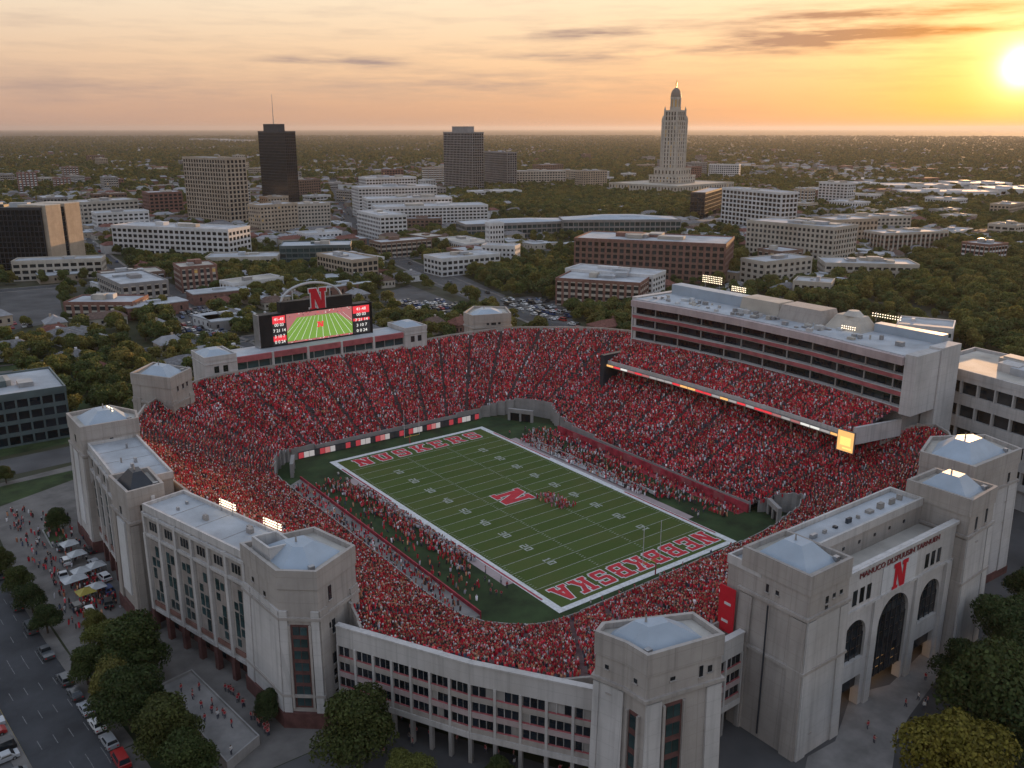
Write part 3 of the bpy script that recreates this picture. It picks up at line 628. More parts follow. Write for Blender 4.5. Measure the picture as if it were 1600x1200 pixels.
stand('upper east balcony of seats under the press box', 'crowd in red on the east balcony under the press box',
      [(68.5, 35, 21.6, 83.5, 36, 27.4, 0), (70, 5, 21.6, 85.5, 5, 27.4, 0), (70, -25, 21.6, 85.5, -25, 27.4, 0), (68, -62, 21.6, 83, -65, 27.4, 0)], 17, MIXN, backwall=False, fill=.92, front0=20.5, frontm='concrete')

# ------------------------------------------------------------------ stadium buildings
def hiproof(root, pts, z, h, m='hip_metal', keep=.36, name='hip_roof', off=-.9):
    a = ccw(offset(ccw(pts), off)); c = sum(a)/len(a); k = [x*keep+c*(1-keep) for x in a]; b = MB()
    b.hexa([(x[0], x[1], z) for x in a], [(x[0], x[1], z+h) for x in k], m); return b.build(name, root)
def lerp(p, q, t): return np.array(p[:2], float)*(1-t)+np.array(q[:2], float)*t
def on_edge(p, q, t, d=0.0):
    p = np.array(p[:2], float); q = np.array(q[:2], float); u = (q-p)/np.linalg.norm(q-p); return p+(q-p)*t+np.array([u[1], -u[0]])*d, math.atan2(u[1], u[0])
def tower(label, pts, H, batter=.5, hip=2.6, hipm='hip_metal', plinth=5.0, strips=(), small=(), panels=(), z0=0.0, group=None, course=(.80,), wm='concrete_warm', cat='tower', pier=True, light=()):
    """corner tower: battered shaft, string courses, parapet, hipped roof; strips/small: windows per edge index"""
    pts = ccw(pts); c = sum(pts)/len(pts); root = thing('stadium_tower', label, cat, (c[0], c[1], z0), group)
    lo = offset(pts, batter); w = MB(); w.hexa([(p[0], p[1], z0) for p in lo], [(p[0], p[1], H) for p in pts], wm)
    n = len(pts)
    def at(i, t, z, d=0.0):
        f = (H-z)/(H-z0); a = pts[i]*(1-f)+lo[i]*f; b = pts[(i+1) % n]*(1-f)+lo[(i+1) % n]*f; return on_edge(a, b, t, d)
    if pier:
        for i in range(n):
            L = np.linalg.norm(pts[(i+1) % n]-pts[i])
            if L < 4: continue
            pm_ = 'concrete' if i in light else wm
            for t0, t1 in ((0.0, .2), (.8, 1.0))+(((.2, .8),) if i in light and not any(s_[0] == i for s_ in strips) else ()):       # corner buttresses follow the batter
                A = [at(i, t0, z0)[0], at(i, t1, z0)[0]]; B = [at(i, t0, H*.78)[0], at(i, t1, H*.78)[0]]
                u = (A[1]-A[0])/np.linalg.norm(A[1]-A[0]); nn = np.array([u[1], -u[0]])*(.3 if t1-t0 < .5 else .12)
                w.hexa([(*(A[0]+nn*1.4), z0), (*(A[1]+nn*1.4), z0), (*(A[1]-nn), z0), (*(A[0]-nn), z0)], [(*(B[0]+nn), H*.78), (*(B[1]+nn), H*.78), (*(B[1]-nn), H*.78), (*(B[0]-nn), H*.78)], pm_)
    w.build('wall', root)
    for k, f in enumerate(course):
        b = MB(); zc = z0+(H-z0)*f; rg = [pts[i]*(1-(H-zc)/(H-z0))+lo[i]*(H-zc)/(H-z0) for i in range(n)]; b.prism(offset(rg, .42), zc-.3, zc+.25, wm); b.build('string_course', root)
    b = MB(); b.parapet(offset(pts, .22), H-2.4, H+1.1, .6, wm); b.build('parapet', root)
    b = MB(); b.prism(offset(pts, -.38), H-.1, H+.15, 'roof_tan'); rf_ = b.build('roof', root)
    if hip:
        hc = c+(pts[0]-c)*.06; hr_ = hiproof(root, [hc+(p_-hc)*.80 for p_ in pts], H+.16, hip, hipm, off=-.3)
        b = MB(); b.tube((hc[0], hc[1], H+hip), (hc[0], hc[1], H+hip+1.3), .22, 'concrete_dim', 6, .1); b.build('finial', hr_)
        q_l = pts[2]+(c-pts[2])*.28; b = MB(); b.prism(ccw([q_l+np.array(v_) for v_ in ((-.5, -.4), (.5, -.4), (.5, .4), (-.5, .4))]), H+.1, H+1.0, 'steel'); b.build('roof_vent', rf_)
    if plinth:
        b = MB(); b.prism(offset(lo, .5), z0, z0+plinth*.62, 'brick_dark'); b.build('plinth', root)
    for i, t, z_a, z_b, wd, nr in strips:                # a tall recess of panes
        b = MB(); pa, an = at(i, t, (z_a+z_b)/2, .05); p0, p1 = at(i, t, z_a, 0)[0], at(i, t, z_b, 0)[0]
        u = np.array([math.cos(an), math.sin(an)]); nn = np.array([u[1], -u[0]])
        b.hexa([(*(p0-u*wd/2+nn*.12), z_a), (*(p0+u*wd/2+nn*.12), z_a), (*(p0+u*wd/2-nn*.3), z_a), (*(p0-u*wd/2-nn*.3), z_a)], [(*(p1-u*wd/2+nn*.12), z_b), (*(p1+u*wd/2+nn*.12), z_b), (*(p1+u*wd/2-nn*.3), z_b), (*(p1-u*wd/2-nn*.3), z_b)], 'brick_dark'); b.build('window_bay', root)
        for s in (-1, 1):
            b = MB(); b.hexa([(*(p0+u*(s*(wd/2+.2)-.2)+nn*.5), z_a), (*(p0+u*(s*(wd/2+.2)+.2)+nn*.5), z_a), (*(p0+u*(s*(wd/2+.2)+.2)-nn*.3), z_a), (*(p0+u*(s*(wd/2+.2)-.2)-nn*.3), z_a)],
                             [(*(p1+u*(s*(wd/2+.2)-.2)+nn*.5), z_b), (*(p1+u*(s*(wd/2+.2)+.2)+nn*.5), z_b), (*(p1+u*(s*(wd/2+.2)+.2)-nn*.3), z_b), (*(p1+u*(s*(wd/2+.2)-.2)-nn*.3), z_b)], wm); b.build('pilaster', root)
        nc = 2 if wd > 1.8 else 1
        for r in range(nr):
            zc = z_a+(r+.5)*(z_b-z_a)/nr
            for cc in range(nc):
                q = at(i, t, zc, .16)[0]+u*((cc+.5)/nc-.5)*wd*.8; put_window(root, (q[0], q[1], zc), an, wd*.72/nc, (z_b-z_a)/nr*.66, 'glass_teal')
    for i, t, z, wd, h in small:
        q, an = at(i, t, z, .05); b = MB(); u = np.array([math.cos(an), math.sin(an)]); 
        wo = put_window(root, (q[0], q[1], z), an, wd, h, 'glass')
        b.box(-wd/2-.15, wd/2+.15, -.25, .05, -h/2-.2, -h/2-.02, wm); b.build('window_sill', wo, (0, 0, 0))
    for i, t0, t1, z_a, z_b, m in panels:
        A = [at(i, t0, z_a)[0], at(i, t1, z_a)[0]]; B = [at(i, t0, z_b)[0], at(i, t1, z_b)[0]]; u = (A[1]-A[0])/np.linalg.norm(A[1]-A[0]); nn = np.array([u[1], -u[0]])
        b = MB(); b.hexa([(*(A[0]+nn*.4), z_a), (*(A[1]+nn*.4), z_a), (*(A[1]-nn*.2), z_a), (*(A[0]-nn*.2), z_a)], [(*(B[0]+nn*.4), z_b), (*(B[1]+nn*.4), z_b), (*(B[1]-nn*.2), z_b), (*(B[0]-nn*.2), z_b)], m); b.build('panel', root)
    return root, pts
# near west tower: edges 0..4 (left face A>B, chamfer B>C, right face C>D, D>E, E>A)
NT_ = [(-92.4, -43.6), (-91.4, -57.0), (-86.3, -61.3), (-76.8, -56.4), (-79.2, -45.2)]
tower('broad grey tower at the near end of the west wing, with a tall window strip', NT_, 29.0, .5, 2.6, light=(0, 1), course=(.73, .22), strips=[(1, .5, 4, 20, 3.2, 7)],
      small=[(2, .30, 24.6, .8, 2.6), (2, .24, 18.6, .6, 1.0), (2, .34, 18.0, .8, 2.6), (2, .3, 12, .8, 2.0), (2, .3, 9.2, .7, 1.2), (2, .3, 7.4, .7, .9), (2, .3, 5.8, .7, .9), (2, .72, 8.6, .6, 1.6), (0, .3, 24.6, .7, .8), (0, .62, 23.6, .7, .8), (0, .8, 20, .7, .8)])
hq = thing('roof_box', 'square sunken roof box on the near west tower', 'roof box', (-89, -50, 29.15))
b = MB(); b.parapet(ccw([(-91, -45.2), (-90.4, -51.5), (-86, -52), (-86.4, -45.6)]), 29.16, 31.6, .4, 'concrete'); b.build('rim', hq); b = MB(); b.prism(ccw([(-90.5, -45.7), (-90, -51), (-86.5, -51.5), (-86.9, -46.1)]), 29.16, 29.3, 'hip_dark'); b.build('floor_slab', hq)
def wing(label, p, q, D, H, nb, roofm='roof_grey', plinth=True, cat='stadium wing', end=True):
    """stadium wing with seven bays: plinth arcade, floors of paired windows, buttress piers, roof; p>q runs with the outside on the right"""
    p = np.array(p, float); q = np.array(q, float); t = (q-p)/np.linalg.norm(q-p); n = np.array([t[1], -t[0]]); pts = [p, q, q-n*D, p-n*D]; c = sum(pts)/4; L = np.linalg.norm(q-p); an = math.atan2(t[1], t[0])
    root = thing('stadium_wing', label, cat, (c[0], c[1], 0)); w = MB(); w.prism(ccw(pts), 4.6, H, 'concrete_warm'); w.prism(ccw([p-n*2.2, q-n*2.2, q-n*D, p-n*D]), 0, 4.6, 'brick_dark'); w.build('wall', root)
    bay = L/nb
    for i in range(nb+1):
        b = MB(); b.edge(p, q, i*bay-.55, i*bay+.55, -.3, .75, 0, 4.9, 'brick_dark'); b.edge(p, q, i*bay-.42, i*bay+.42, -.3, .62, 4.9, H*.8, 'concrete'); b.edge(p, q, i*bay-.34, i*bay+.34, -.3, .48, H*.8, H-.8, 'concrete'); b.build('pier', root)
    for z0_, z1_, d, m in ((4.6, 5.4, .4, 'concrete'), (H*.78, H*.78+.6, .45, 'concrete'), (H-1.6, H-1.0, .55, 'concrete'), (5.9, 6.9, .28, 'brick')): 
        b = MB(); b.edge(p, q, 0, L, -.1, d, z0_, z1_, m); b.build('string_course', root)
    nf = 5
    for i in range(nb):
        b = MB(); b.edge(p, q, (i+.5)*bay-1.55, (i+.5)*bay+1.55, -.1, .16, 7.2, H*.76, 'bay_brown'); b.build('recessed_bay', root)
        for j in range(nf):
            z = 8.6+j*(H*.76-8.2)/nf
            for s in (-1, 1):
                if random.random() < .14: continue
                cc = p+t*((i+.5)*bay+s*.78)+n*.2; put_window(root, (cc[0], cc[1], z), an, 1.1, random.choice([1.9, 2.3, 2.5, 1.5]), 'glass_teal')
        for s in (-1, 0, 1):
            cc = p+t*((i+.5)*bay+s*.95)+n*.05; put_window(root, (cc[0], cc[1], H*.87), an, .62, 1.8, 'glass')
        cc = p+t*(i+.5)*bay-n*2.15; put_window(root, (cc[0], cc[1], 2.1), an, bay*.5, 3.4, 'glass_black', 'door')
    b = MB(); b.parapet(offset(ccw(pts), .2), H-.7, H+.8, .45, 'concrete'); b.build('parapet', root)
    b = MB(); b.prism(offset(ccw(pts), -.2), H-.1, H+.12, roofm)
    rf_ = b.build('roof', root)
    for k in range(3):                                    # membrane seams
        b = MB(); a = p-n*(.6)+t*L*(k+1)/4; b.edge(a, a-n*(D-1.2), 0, D-1.2, -.06, .06, H+.12, H+.17, 'concrete_dim'); b.build('roof_seam', rf_)
    for k in range(6):
        f, g_ = random.uniform(.15, .85), random.uniform(.25, .75); a = p+t*L*f-n*D*g_; b = MB(); s_ = random.uniform(.3, .9); b.prism(ccw([a, a+t*s_*1.6, a+t*s_*1.6-n*s_, a-n*s_]), H+.1, H+random.uniform(.5, 1.3), random.choice(['steel', 'grey_wall', 'concrete_dim'])); b.build('roof_vent', rf_)
    return root, pts
wing('long near west wing of the stadium with paired windows and flat pale roof', (-100.6, -11.0), (-92.2, -43.8), 9.0, 27.6, 6)
wing('far west wing of the stadium with flat pale roof', (-101.2, 34.2), (-101.6, 3.6), 11.0, 27.6, 5)
tower('narrow west tower with a dark pyramid roof between the two wings', [(-103.4, 3.4), (-102.8, -8.2), (-95.6, -7.4), (-95.4, 3.6)], 29.4, .5, 3.0, hipm='hip_dark', course=(.8,), small=[(1, .35, 26.4, .7, 1.6), (0, .5, 24.4, .9, 2.0)], panels=[(1, .62, .72, 23.8, 28.4, 'white_wall'), (0, .3, .7, 6, 22.5, 'white_wall')])
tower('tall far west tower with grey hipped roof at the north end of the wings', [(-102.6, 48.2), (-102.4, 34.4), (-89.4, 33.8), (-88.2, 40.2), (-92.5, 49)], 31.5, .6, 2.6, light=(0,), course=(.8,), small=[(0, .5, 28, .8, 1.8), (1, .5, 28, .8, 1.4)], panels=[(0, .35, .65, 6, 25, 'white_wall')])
tower('north-west tower with a bluish hipped roof above the crowd', [tuple(G(205, 588, 29)[:2]), tuple(G(266, 596, 29)[:2]), tuple(G(298, 580, 29)[:2]), tuple(G(240, 571, 29)[:2])], 29, .3, 2.6, course=(.74,), plinth=0, small=[(1, .3, 26.4, .7, 2.6), (1, .55, 26.6, .9, 3.0), (1, .75, 26.6, .7, 2.8)])
SWP = [tuple(G(u, v, 31)[:2]) for u, v in ((932, 996), (979, 1014), (1012, 1034), (1129, 1000), (1082, 967), (942, 983))]
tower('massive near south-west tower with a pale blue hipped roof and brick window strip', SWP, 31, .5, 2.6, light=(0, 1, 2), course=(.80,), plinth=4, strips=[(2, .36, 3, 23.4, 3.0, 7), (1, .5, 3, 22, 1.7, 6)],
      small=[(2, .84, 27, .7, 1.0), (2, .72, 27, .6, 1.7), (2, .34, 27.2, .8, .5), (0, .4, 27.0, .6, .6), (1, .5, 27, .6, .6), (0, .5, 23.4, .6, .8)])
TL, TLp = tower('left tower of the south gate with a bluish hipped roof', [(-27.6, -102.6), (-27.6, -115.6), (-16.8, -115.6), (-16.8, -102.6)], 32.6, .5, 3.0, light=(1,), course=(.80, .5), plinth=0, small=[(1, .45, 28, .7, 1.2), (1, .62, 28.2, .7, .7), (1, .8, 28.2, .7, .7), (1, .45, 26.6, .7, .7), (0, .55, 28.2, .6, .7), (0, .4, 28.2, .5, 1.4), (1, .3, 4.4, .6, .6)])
b = MB(); b.tube((-28.3, -108.6, 1), (-28.3, -108.6, 25.5), .16, 'hip_dark'); b.build('downpipe', TL)
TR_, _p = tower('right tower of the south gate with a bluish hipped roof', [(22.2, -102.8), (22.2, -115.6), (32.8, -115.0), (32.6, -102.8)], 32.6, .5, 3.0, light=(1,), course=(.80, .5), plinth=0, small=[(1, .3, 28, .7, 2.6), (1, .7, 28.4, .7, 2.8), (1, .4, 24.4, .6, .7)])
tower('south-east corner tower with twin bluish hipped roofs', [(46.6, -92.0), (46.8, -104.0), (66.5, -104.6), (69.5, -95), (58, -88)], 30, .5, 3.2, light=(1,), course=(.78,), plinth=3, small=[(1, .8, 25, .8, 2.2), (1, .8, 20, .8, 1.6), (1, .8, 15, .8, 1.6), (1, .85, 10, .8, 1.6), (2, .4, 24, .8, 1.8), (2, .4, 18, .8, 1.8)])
tower('small pale tower on the north rim with a shallow roof', [tuple(G(725, 492, 27.5)[:2]), tuple(G(738, 497, 27.5)[:2]), tuple(G(798, 493, 27.5)[:2]), tuple(G(790, 483, 27.5)[:2]), tuple(G(740, 482, 27.5)[:2])], 27.5, .2, 1.8, course=(.85,), plinth=0, small=[(1, .40, 25, 1.0, 1.6), (1, .55, 25, 2.0, 1.9), (1, .7, 25, 1.0, 1.6)], pier=False)
# colonnades closing the south rim
def colonnade(label, p, q, H, nb, inner=7.0):
    p = np.array(p, float); q = np.array(q, float); t = (q-p)/np.linalg.norm(q-p); n = np.array([t[1], -t[0]]); L = np.linalg.norm(q-p); an = math.atan2(t[1], t[0]); c = (p+q)/2
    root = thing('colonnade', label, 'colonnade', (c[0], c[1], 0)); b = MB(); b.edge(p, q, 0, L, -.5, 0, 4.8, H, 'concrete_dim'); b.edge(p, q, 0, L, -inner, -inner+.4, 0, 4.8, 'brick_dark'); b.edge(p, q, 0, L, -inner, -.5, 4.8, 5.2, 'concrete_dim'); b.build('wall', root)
    bay = L/nb; nf = 3; z0_, z1_ = 5.9, H-2.6; fl = (z1_-z0_)/nf
    for i in range(nb+1):
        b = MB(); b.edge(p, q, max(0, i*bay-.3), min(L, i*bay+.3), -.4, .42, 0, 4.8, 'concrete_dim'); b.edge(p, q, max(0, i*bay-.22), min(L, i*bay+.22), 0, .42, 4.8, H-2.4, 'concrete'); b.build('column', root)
    b = MB(); b.edge(p, q, 0, L, -.4, .5, 4.8, 5.9, 'concrete'); b.edge(p, q, 0, L, -.6, .3, H-2.5, H+1.2, 'concrete'); b.edge(p, q, 0, L, -.7, .5, H+1.2, H+1.5, 'concrete'); b.build('parapet', root)
    for j in range(nf):
        z = z0_+j*fl; b = MB(); b.edge(p, q, 0, L, -.05, .30, z-.05, z+.95, 'concrete_warm' if j != 1 else 'fascia_pink'); b.build('spandrel', root)
        b = MB(); b.edge(p, q, 0, L, -.05, .20, z+.95, z+1.15, 'band_red'); b.build('rail', root)
    for i in range(nb):
        for j in range(nf):
            z = z0_+j*fl+1.15+(fl-1.2)/2
            for k in range(3):
                if random.random() < .1: continue
                cc = p+t*((i+.5)*bay+(k-1)*bay*.285)+n*.05; put_window(root, (cc[0], cc[1], z), an, bay*.235, fl-1.35, 'glass_black')
            b = MB(); b.edge(p, q, (i+.36)*bay-.05, (i+.36)*bay+.05, 0, .18, z0_+j*fl+1.1, z0_+(j+1)*fl-.1, 'concrete'); b.build('mullion', root)
    return root
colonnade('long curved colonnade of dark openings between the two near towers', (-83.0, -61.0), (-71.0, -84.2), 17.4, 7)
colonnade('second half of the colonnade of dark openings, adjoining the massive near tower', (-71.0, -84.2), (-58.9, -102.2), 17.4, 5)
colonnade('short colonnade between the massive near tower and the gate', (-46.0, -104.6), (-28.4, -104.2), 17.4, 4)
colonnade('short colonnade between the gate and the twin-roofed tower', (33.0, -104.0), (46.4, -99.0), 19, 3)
# gate hall
gt = thing('stadium_gate', 'south gate front with three tall arched windows and a red N', 'gate building', (2.6, -108, 0))
GX0, GX1, GY = -16.5, 21.9, -113.6; gc = 2.7
def arch_wall(x0, x1, z0, z1, y, holes, m, thick=.8):
    """wall panel in the x-z plane with arched openings (cx, half width, foot z, spring z); reveals modelled"""
    b = MB(); xs = sorted({x0, x1, *[h[0]-h[1] for h in holes], *[h[0]+h[1] for h in holes]})
    def slab(pts): b.hexa([(x, y, z) for x, z in pts], [(x, y+thick, z) for x, z in pts], m)
    for a, c in zip(xs[:-1], xs[1:]):
        h = [h for h in holes if abs(h[0]-h[1]-a) < 1e-6]
        if not h: slab([(a, z0), (c, z0), (c, z1), (a, z1)][::-1]); continue
        cx, hw, f, sp = h[0][:4]
        if f > z0: slab([(a, z0), (c, z0), (c, f), (a, f)][::-1])
        N_ = 12; th = np.linspace(math.pi, 0, N_+1)
        for k in range(N_): 
            xa, za, xb, zb = cx+hw*math.cos(th[k]), sp+hw*math.sin(th[k]), cx+hw*math.cos(th[k+1]), sp+hw*math.sin(th[k+1]); slab([(xa, za), (xb, zb), (xb, z1), (xa, z1)][::-1])
    return b
H1 = [(gc-12.4, 3.5, 10.2, 15.0), (gc, 5.0, 1.0, 14.6), (gc+12.4, 3.5, 10.2, 15.0)]
arch_wall(GX0, GX1, 6.6, 29.0, GY, [(h[0], h[1], max(h[2], 6.6), h[3]) for h in H1], 'concrete').build('wall', gt)
for a, c in ((GX0, gc-15.9), (gc-8.9, gc-5.0), (gc+5.0, gc+8.9), (gc+15.9, GX1)): lw = MB(); lw.box(a, c, GY, GY+1.6, 0, 6.6, 'concrete'); lw.build('ground_pier', gt)
for cx in (gc-12.4, gc+12.4):
    b = MB(); b.box(cx-3.5, cx+3.5, GY+.9, GY+1.1, 3.6, 6.6, 'glass_black'); b.build('transom', gt)
    b = MB(); b.box(cx-3.5, cx+3.5, GY+4.0, GY+4.2, 0.02, 3.6, 'warm_glow'); b.build('lit_entrance', gt)
b = MB(); b.box(gc-5, gc+5, GY+3.6, GY+3.8, 0.02, 3.2, 'warm_glow'); b.build('lit_entrance', gt)
for cx, hw, f, sp in H1:                                   # glazing: separate panes in bars
    nx, bars = (6, MB()) if hw > 4 else (4, MB()); f = max(f, 3.4 if hw > 4 else f); top = sp+hw; nz_ = int((top-f)/1.75)
    for i in range(nx):
        for j in range(nz_):
            xa, xb, za, zb = cx-hw+2*hw*i/nx, cx-hw+2*hw*(i+1)/nx, f+(top-f)*j/nz_, f+(top-f)*(j+1)/nz_
            far = max(abs(xa-cx), abs(xb-cx)); 
            if zb > sp and math.hypot(min(abs(xa-cx), abs(xb-cx)), max(0, za-sp)) > hw*.97: continue
            put_window(gt, ((xa+xb)/2, GY+.62, (za+zb)/2), 0, (xb-xa)*.9, (zb-za)*.9, 'glass', 'pane')
    for i in range(nx+1): x = cx-hw+2*hw*i/nx; bars.box(x-.07, x+.07, GY+.46, GY+.8, f, sp+math.sqrt(max(0, hw*hw-(x-cx)**2)), 'dark_wall')
    bars.build('mullion', gt)
for s in (-1, 1):
    b = MB(); b.box(gc+s*6.9-.8, gc+s*6.9+.8, GY-.5, GY-.002, 0, 21, 'concrete'); b.build('pilaster', gt)
    b = MB(); b.box(gc+s*17.2-.9, gc+s*17.2+.9, GY-.7, GY-.002, 0, 21, 'concrete'); b.build('pilaster', gt)
for z, d in ((20.6, .35), (28.4, .5)): b = MB(); b.box(GX0, GX1, GY-d, GY-.004, z, z+.55, 'concrete'); b.build('string_course', gt)
for s in (-1, 1):
    for k in (-1, 0, 1):
        put_window(gt, (gc+s*11.6+k*2.1, GY-.02, 23.3), 0, 1.25, 2.9, 'glass')
b = MB(); b.box(gc-5.6, gc+5.6, GY-.14, GY-.006, 20.9, 26.4, 'white_wall'); b.build('emblem_panel', gt)
def gl(zb): return lambda a, b, k: (gc+(a/8-.5)*4.6, GY-.2-zb-k, 23.6+(b/10-.5)*5.4)
glyph('N', gl(0), 'red_sign', step=.012).build('emblem', gt)
me = text_mesh('MANUCO DLSPUUSIN TARNUEN', 1.5, 'letter_dark', .06, .0); o = bpy.data.objects.new('lettering', me); COL.objects.link(o); o.parent = gt; o.location = (gc-2.6, GY-.12+108, 26.75); o.rotation_euler = (math.pi/2, 0, 0); o.scale = (1.18, 1, 1)
b = MB(); b.box(GX0, GX1, GY+.8, -106.2, 25.2, 25.5, 'roof_tan'); b.build('terrace_floor', gt)
b = MB(); b.box(GX0-11, GX1+.2, -106.2, -99.4, 4, 30.0, 'concrete_warm'); b.build('rear_block', gt)
b = MB(); b.parapet(ccw([(GX0-11.2, -106.4), (GX1+.2, -106.4), (GX1+.2, -99.2), (GX0-11.2, -99.2)]), 29.4, 31.0, .45, 'concrete'); b.build('parapet', gt)
b = MB(); b.box(GX0-10.6, GX1-.4, -105.8, -99.8, 30.0, 30.2, 'roof_grey'); b.build('roof', gt)
for k in range(9): x = -10+k*3.6; b = MB(); b.box(x, x+random.uniform(.4, 1.6), -103.6, -103.6+random.uniform(.4, 1.2), 30.19, 30.6+random.random(), random.choice(['steel', 'hip_dark', 'concrete_dim'])); b.build('roof_vent', gt)
for k in range(7): x = -14+k*5; put_window(gt, (x, -106.25, 27.6), 0, .6, .6, 'glass_black')
bn = thing('banner', 'red banner with pale script hanging on the left end of the gate', 'banner', (-28.6, -103, 16))
b = MB(); b.box(-28.75, -28.6, -102.3, -98.9, 17.0, 25.6, 'red_sign'); b.build('cloth', bn)
b = MB()
for k, (y, z) in enumerate(((-100.8, 22.2), (-100.4, 18.8))): b.box(-28.80, -28.76, y-.7, y+.7, z, z+.5, 'paint_white')
b.build('script', bn)

# video board and suites on the north rim
su = thing('suite_building', 'long row of glazed suites under the video board on the north rim', 'suite building', (-10, 102, 22))
b = MB(); b.box(-42, 22.5, 98.2, 110, 18, 27.2, 'concrete_dim'); b.build('wall', su)
b = MB(); b.box(-42, 22.5, 97.4, 98.2, 21.0, 22.9, 'concrete'); b.build('sill_band', su)
b = MB(); b.box(-42, 22.5, 97.3, 98.2, 25.6, 27.5, 'band_red'); b.build('fascia', su)
for k in range(16):
    x = -42+64.5*(k+.5)/16; put_window(su, (x, 98.12, 24.25), 0, 64.5/16*.9, 2.5, 'glass_teal')
for k in range(6): x = -42+64.5*k/5; b = MB(); b.box(x-.4, x+.4, 97.25, 98.3, 21.0, 27.6, 'concrete'); b.build('column', su)
b = MB(); b.box(-42, 22.5, 98.2, 110, 27.2, 27.4, 'roof_grey'); b.build('roof', su)
for lab, x0, x1 in (('left end block of the suites with a pale hipped roof', -52.5, -42.02), ('right end block of the suites with a pale hipped roof', 22.52, 32)):
    t = thing('end_block', lab, 'tower', ((x0+x1)/2, 103, 18)); P_ = [(x0, 97), (x1, 97), (x1, 110), (x0, 110)]; b = MB(); b.prism(P_, 16, 28.6, 'concrete'); b.build('wall', t)
    b = MB(); b.parapet(offset(P_, .15), 27.8, 29.2, .4, 'concrete'); b.build('parapet', t); hiproof(t, P_, 28.6, 1.8, off=-.6)
    b = MB(); b.prism(offset(P_, .2), 26.4, 26.8, 'concrete'); b.build('string_course', t)
    put_window(t, ((x0+x1)/2-1.5, 96.98, 24.6), 0, 1.6, 2.2, 'glass'); put_window(t, ((x0+x1)/2+1.5, 96.98, 24.6), 0, 1.6, 2.2, 'glass')
vb = thing('video_board', 'giant video board showing a green football field between score panels', 'video board', (-8, 106, 27))
VX0, VX1, VY, VZ0, VZ1 = -31.6, 16.2, 104.6, 28.0, 38.4
b = MB(); b.box(VX0, VX1, VY, VY+4, VZ0-.4, VZ1+.6, 'black_box'); b.box(VX0-.5, VX0-.02, VY-.3, VY+4.2, VZ0-.6, VZ1+.8, 'steel'); b.box(VX1+.02, VX1+.5, VY-.3, VY+4.2, VZ0-.6, VZ1+.8, 'black_box'); b.build('cabinet', vb)
b = MB()
for x in (-28, -8, 12): b.box(x-.7, x+.7, VY+1, VY+2.6, 22, VZ0-.4, 'steel')
b.build('support', vb)
def q_(bm, x0, x1, z0, z1, m, d): bm.poly([(x0, VY-d, z0), (x1, VY-d, z0), (x1, VY-d, z1), (x0, VY-d, z1)], m)
SX0, SX1 = -20.6, 7.6
sc_ = MB(); q_(sc_, SX0, SX1, VZ0, VZ1, 'led_pink', .05); sc_.poly([(SX0, VY-.07, VZ0+.6), (SX1, VY-.07, VZ0+.6), (SX1, VY-.07, VZ0+4.6), (SX1-7, VY-.07, VZ1-1.6), (SX0+4.5, VY-.07, VZ1-1.6), (SX0, VY-.07, VZ0+4.2)], 'led_green'); scr = sc_.build('screen', vb)
ln = MB(); cx = -5.5
for k in range(-6, 7):
    xb, xt = cx+k*3.1, cx+k*1.5; zt = VZ1-1.7
    zb = VZ0+.7
    if xb < SX0+.2: f = (SX0+.3-xb)/(xt-xb); xb, zb = SX0+.3, zb+(zt-zb)*f
    if xb > SX1-.2: f = (xb-SX1+.3)/(xb-xt); xb, zb = SX1-.3, zb+(zt-zb)*f
    ln.poly([(xb-.09, VY-.1, zb), (xb+.09, VY-.1, zb), (xt+.05, VY-.1, zt), (xt-.05, VY-.1, zt)], 'led_white')
ln.build('screen_yard_lines', scr)
glyph('N', lambda a, b_, k: (-6.4+(a/8-.5)*3.0, VY-.14-k*.01, VZ0+5.4+(b_/10-.5)*2.0), 'led_red').build('screen_emblem', scr)
bk = MB(); rr = random.Random(3)
for k in range(90):
    x = rr.uniform(SX0+.3, SX1-.4); top = rr.random() < .55; z = rr.uniform(VZ1-1.4, VZ1-.1) if top else rr.uniform(VZ0+.05, VZ0+.5); q_(bk, x, x+.35, z, z+.22, rr.choice(['led_red', 'led_red', 'led_white', 'led_black']), .11+.004*(k % 7))
bk.build('screen_crowd', scr)['kind'] = 'stuff'
for sx0, sx1, lab in ((-26.4, -20.9, 'score panel left of the screen with red and white figures'), (7.9, 15.6, 'score panel right of the screen with red and white figures')):
    pn = MB(); q_(pn, sx0, sx1, VZ0, VZ1, 'led_black', .05); pa = pn.build('score_panel', vb); pa['label'] = lab; tx = MB(); w_ = sx1-sx0
    for (z0_, z1_, m) in ((.72, .98, 'led_red'), (.12, .3, 'led_red') if sx0 < 0 else (.45, .54, 'led_red')): q_(tx, sx0+.15, sx1-.15, VZ0+(VZ1-VZ0)*z0_, VZ0+(VZ1-VZ0)*z1_, m, .09)
    tx.build('colour_band', pa)
    for r_, s_ in enumerate(('41-48', '00 03', '7 21 14', '3 10 7', '0 0 24')):
        me = text_mesh(s_, 1.9, 'led_white', .01, .02); o = bpy.data.objects.new('score_figures', me); COL.objects.link(o); o.parent = pa
        o.location = ((sx0+sx1)/2+8, VY-.16-106, VZ0+.5+(4-r_)*2.02-27); o.rotation_euler = (math.pi/2, 0, 0); o.scale = (min(1, w_/6.2), .8, 1)
b = MB(); b.box(-22.4, 8.4, VY+.6, VY+3.6, VZ1+.6, 42.6, 'black_box'); b.build('header', vb)
def vn(m, gr, d): return glyph('N', lambda a, b_, k: (-6.6+(a/8-.5)*7.4, VY+.5-d-k*.012, 42.2+(b_/10-.5)*8.2), m, gr)
vn('red_sign', 0, .12).build('emblem', vb); vn('paint_white', .45, -.0).build('emblem_outline', vb)
b = MB(); th = np.linspace(0, math.pi, 17)
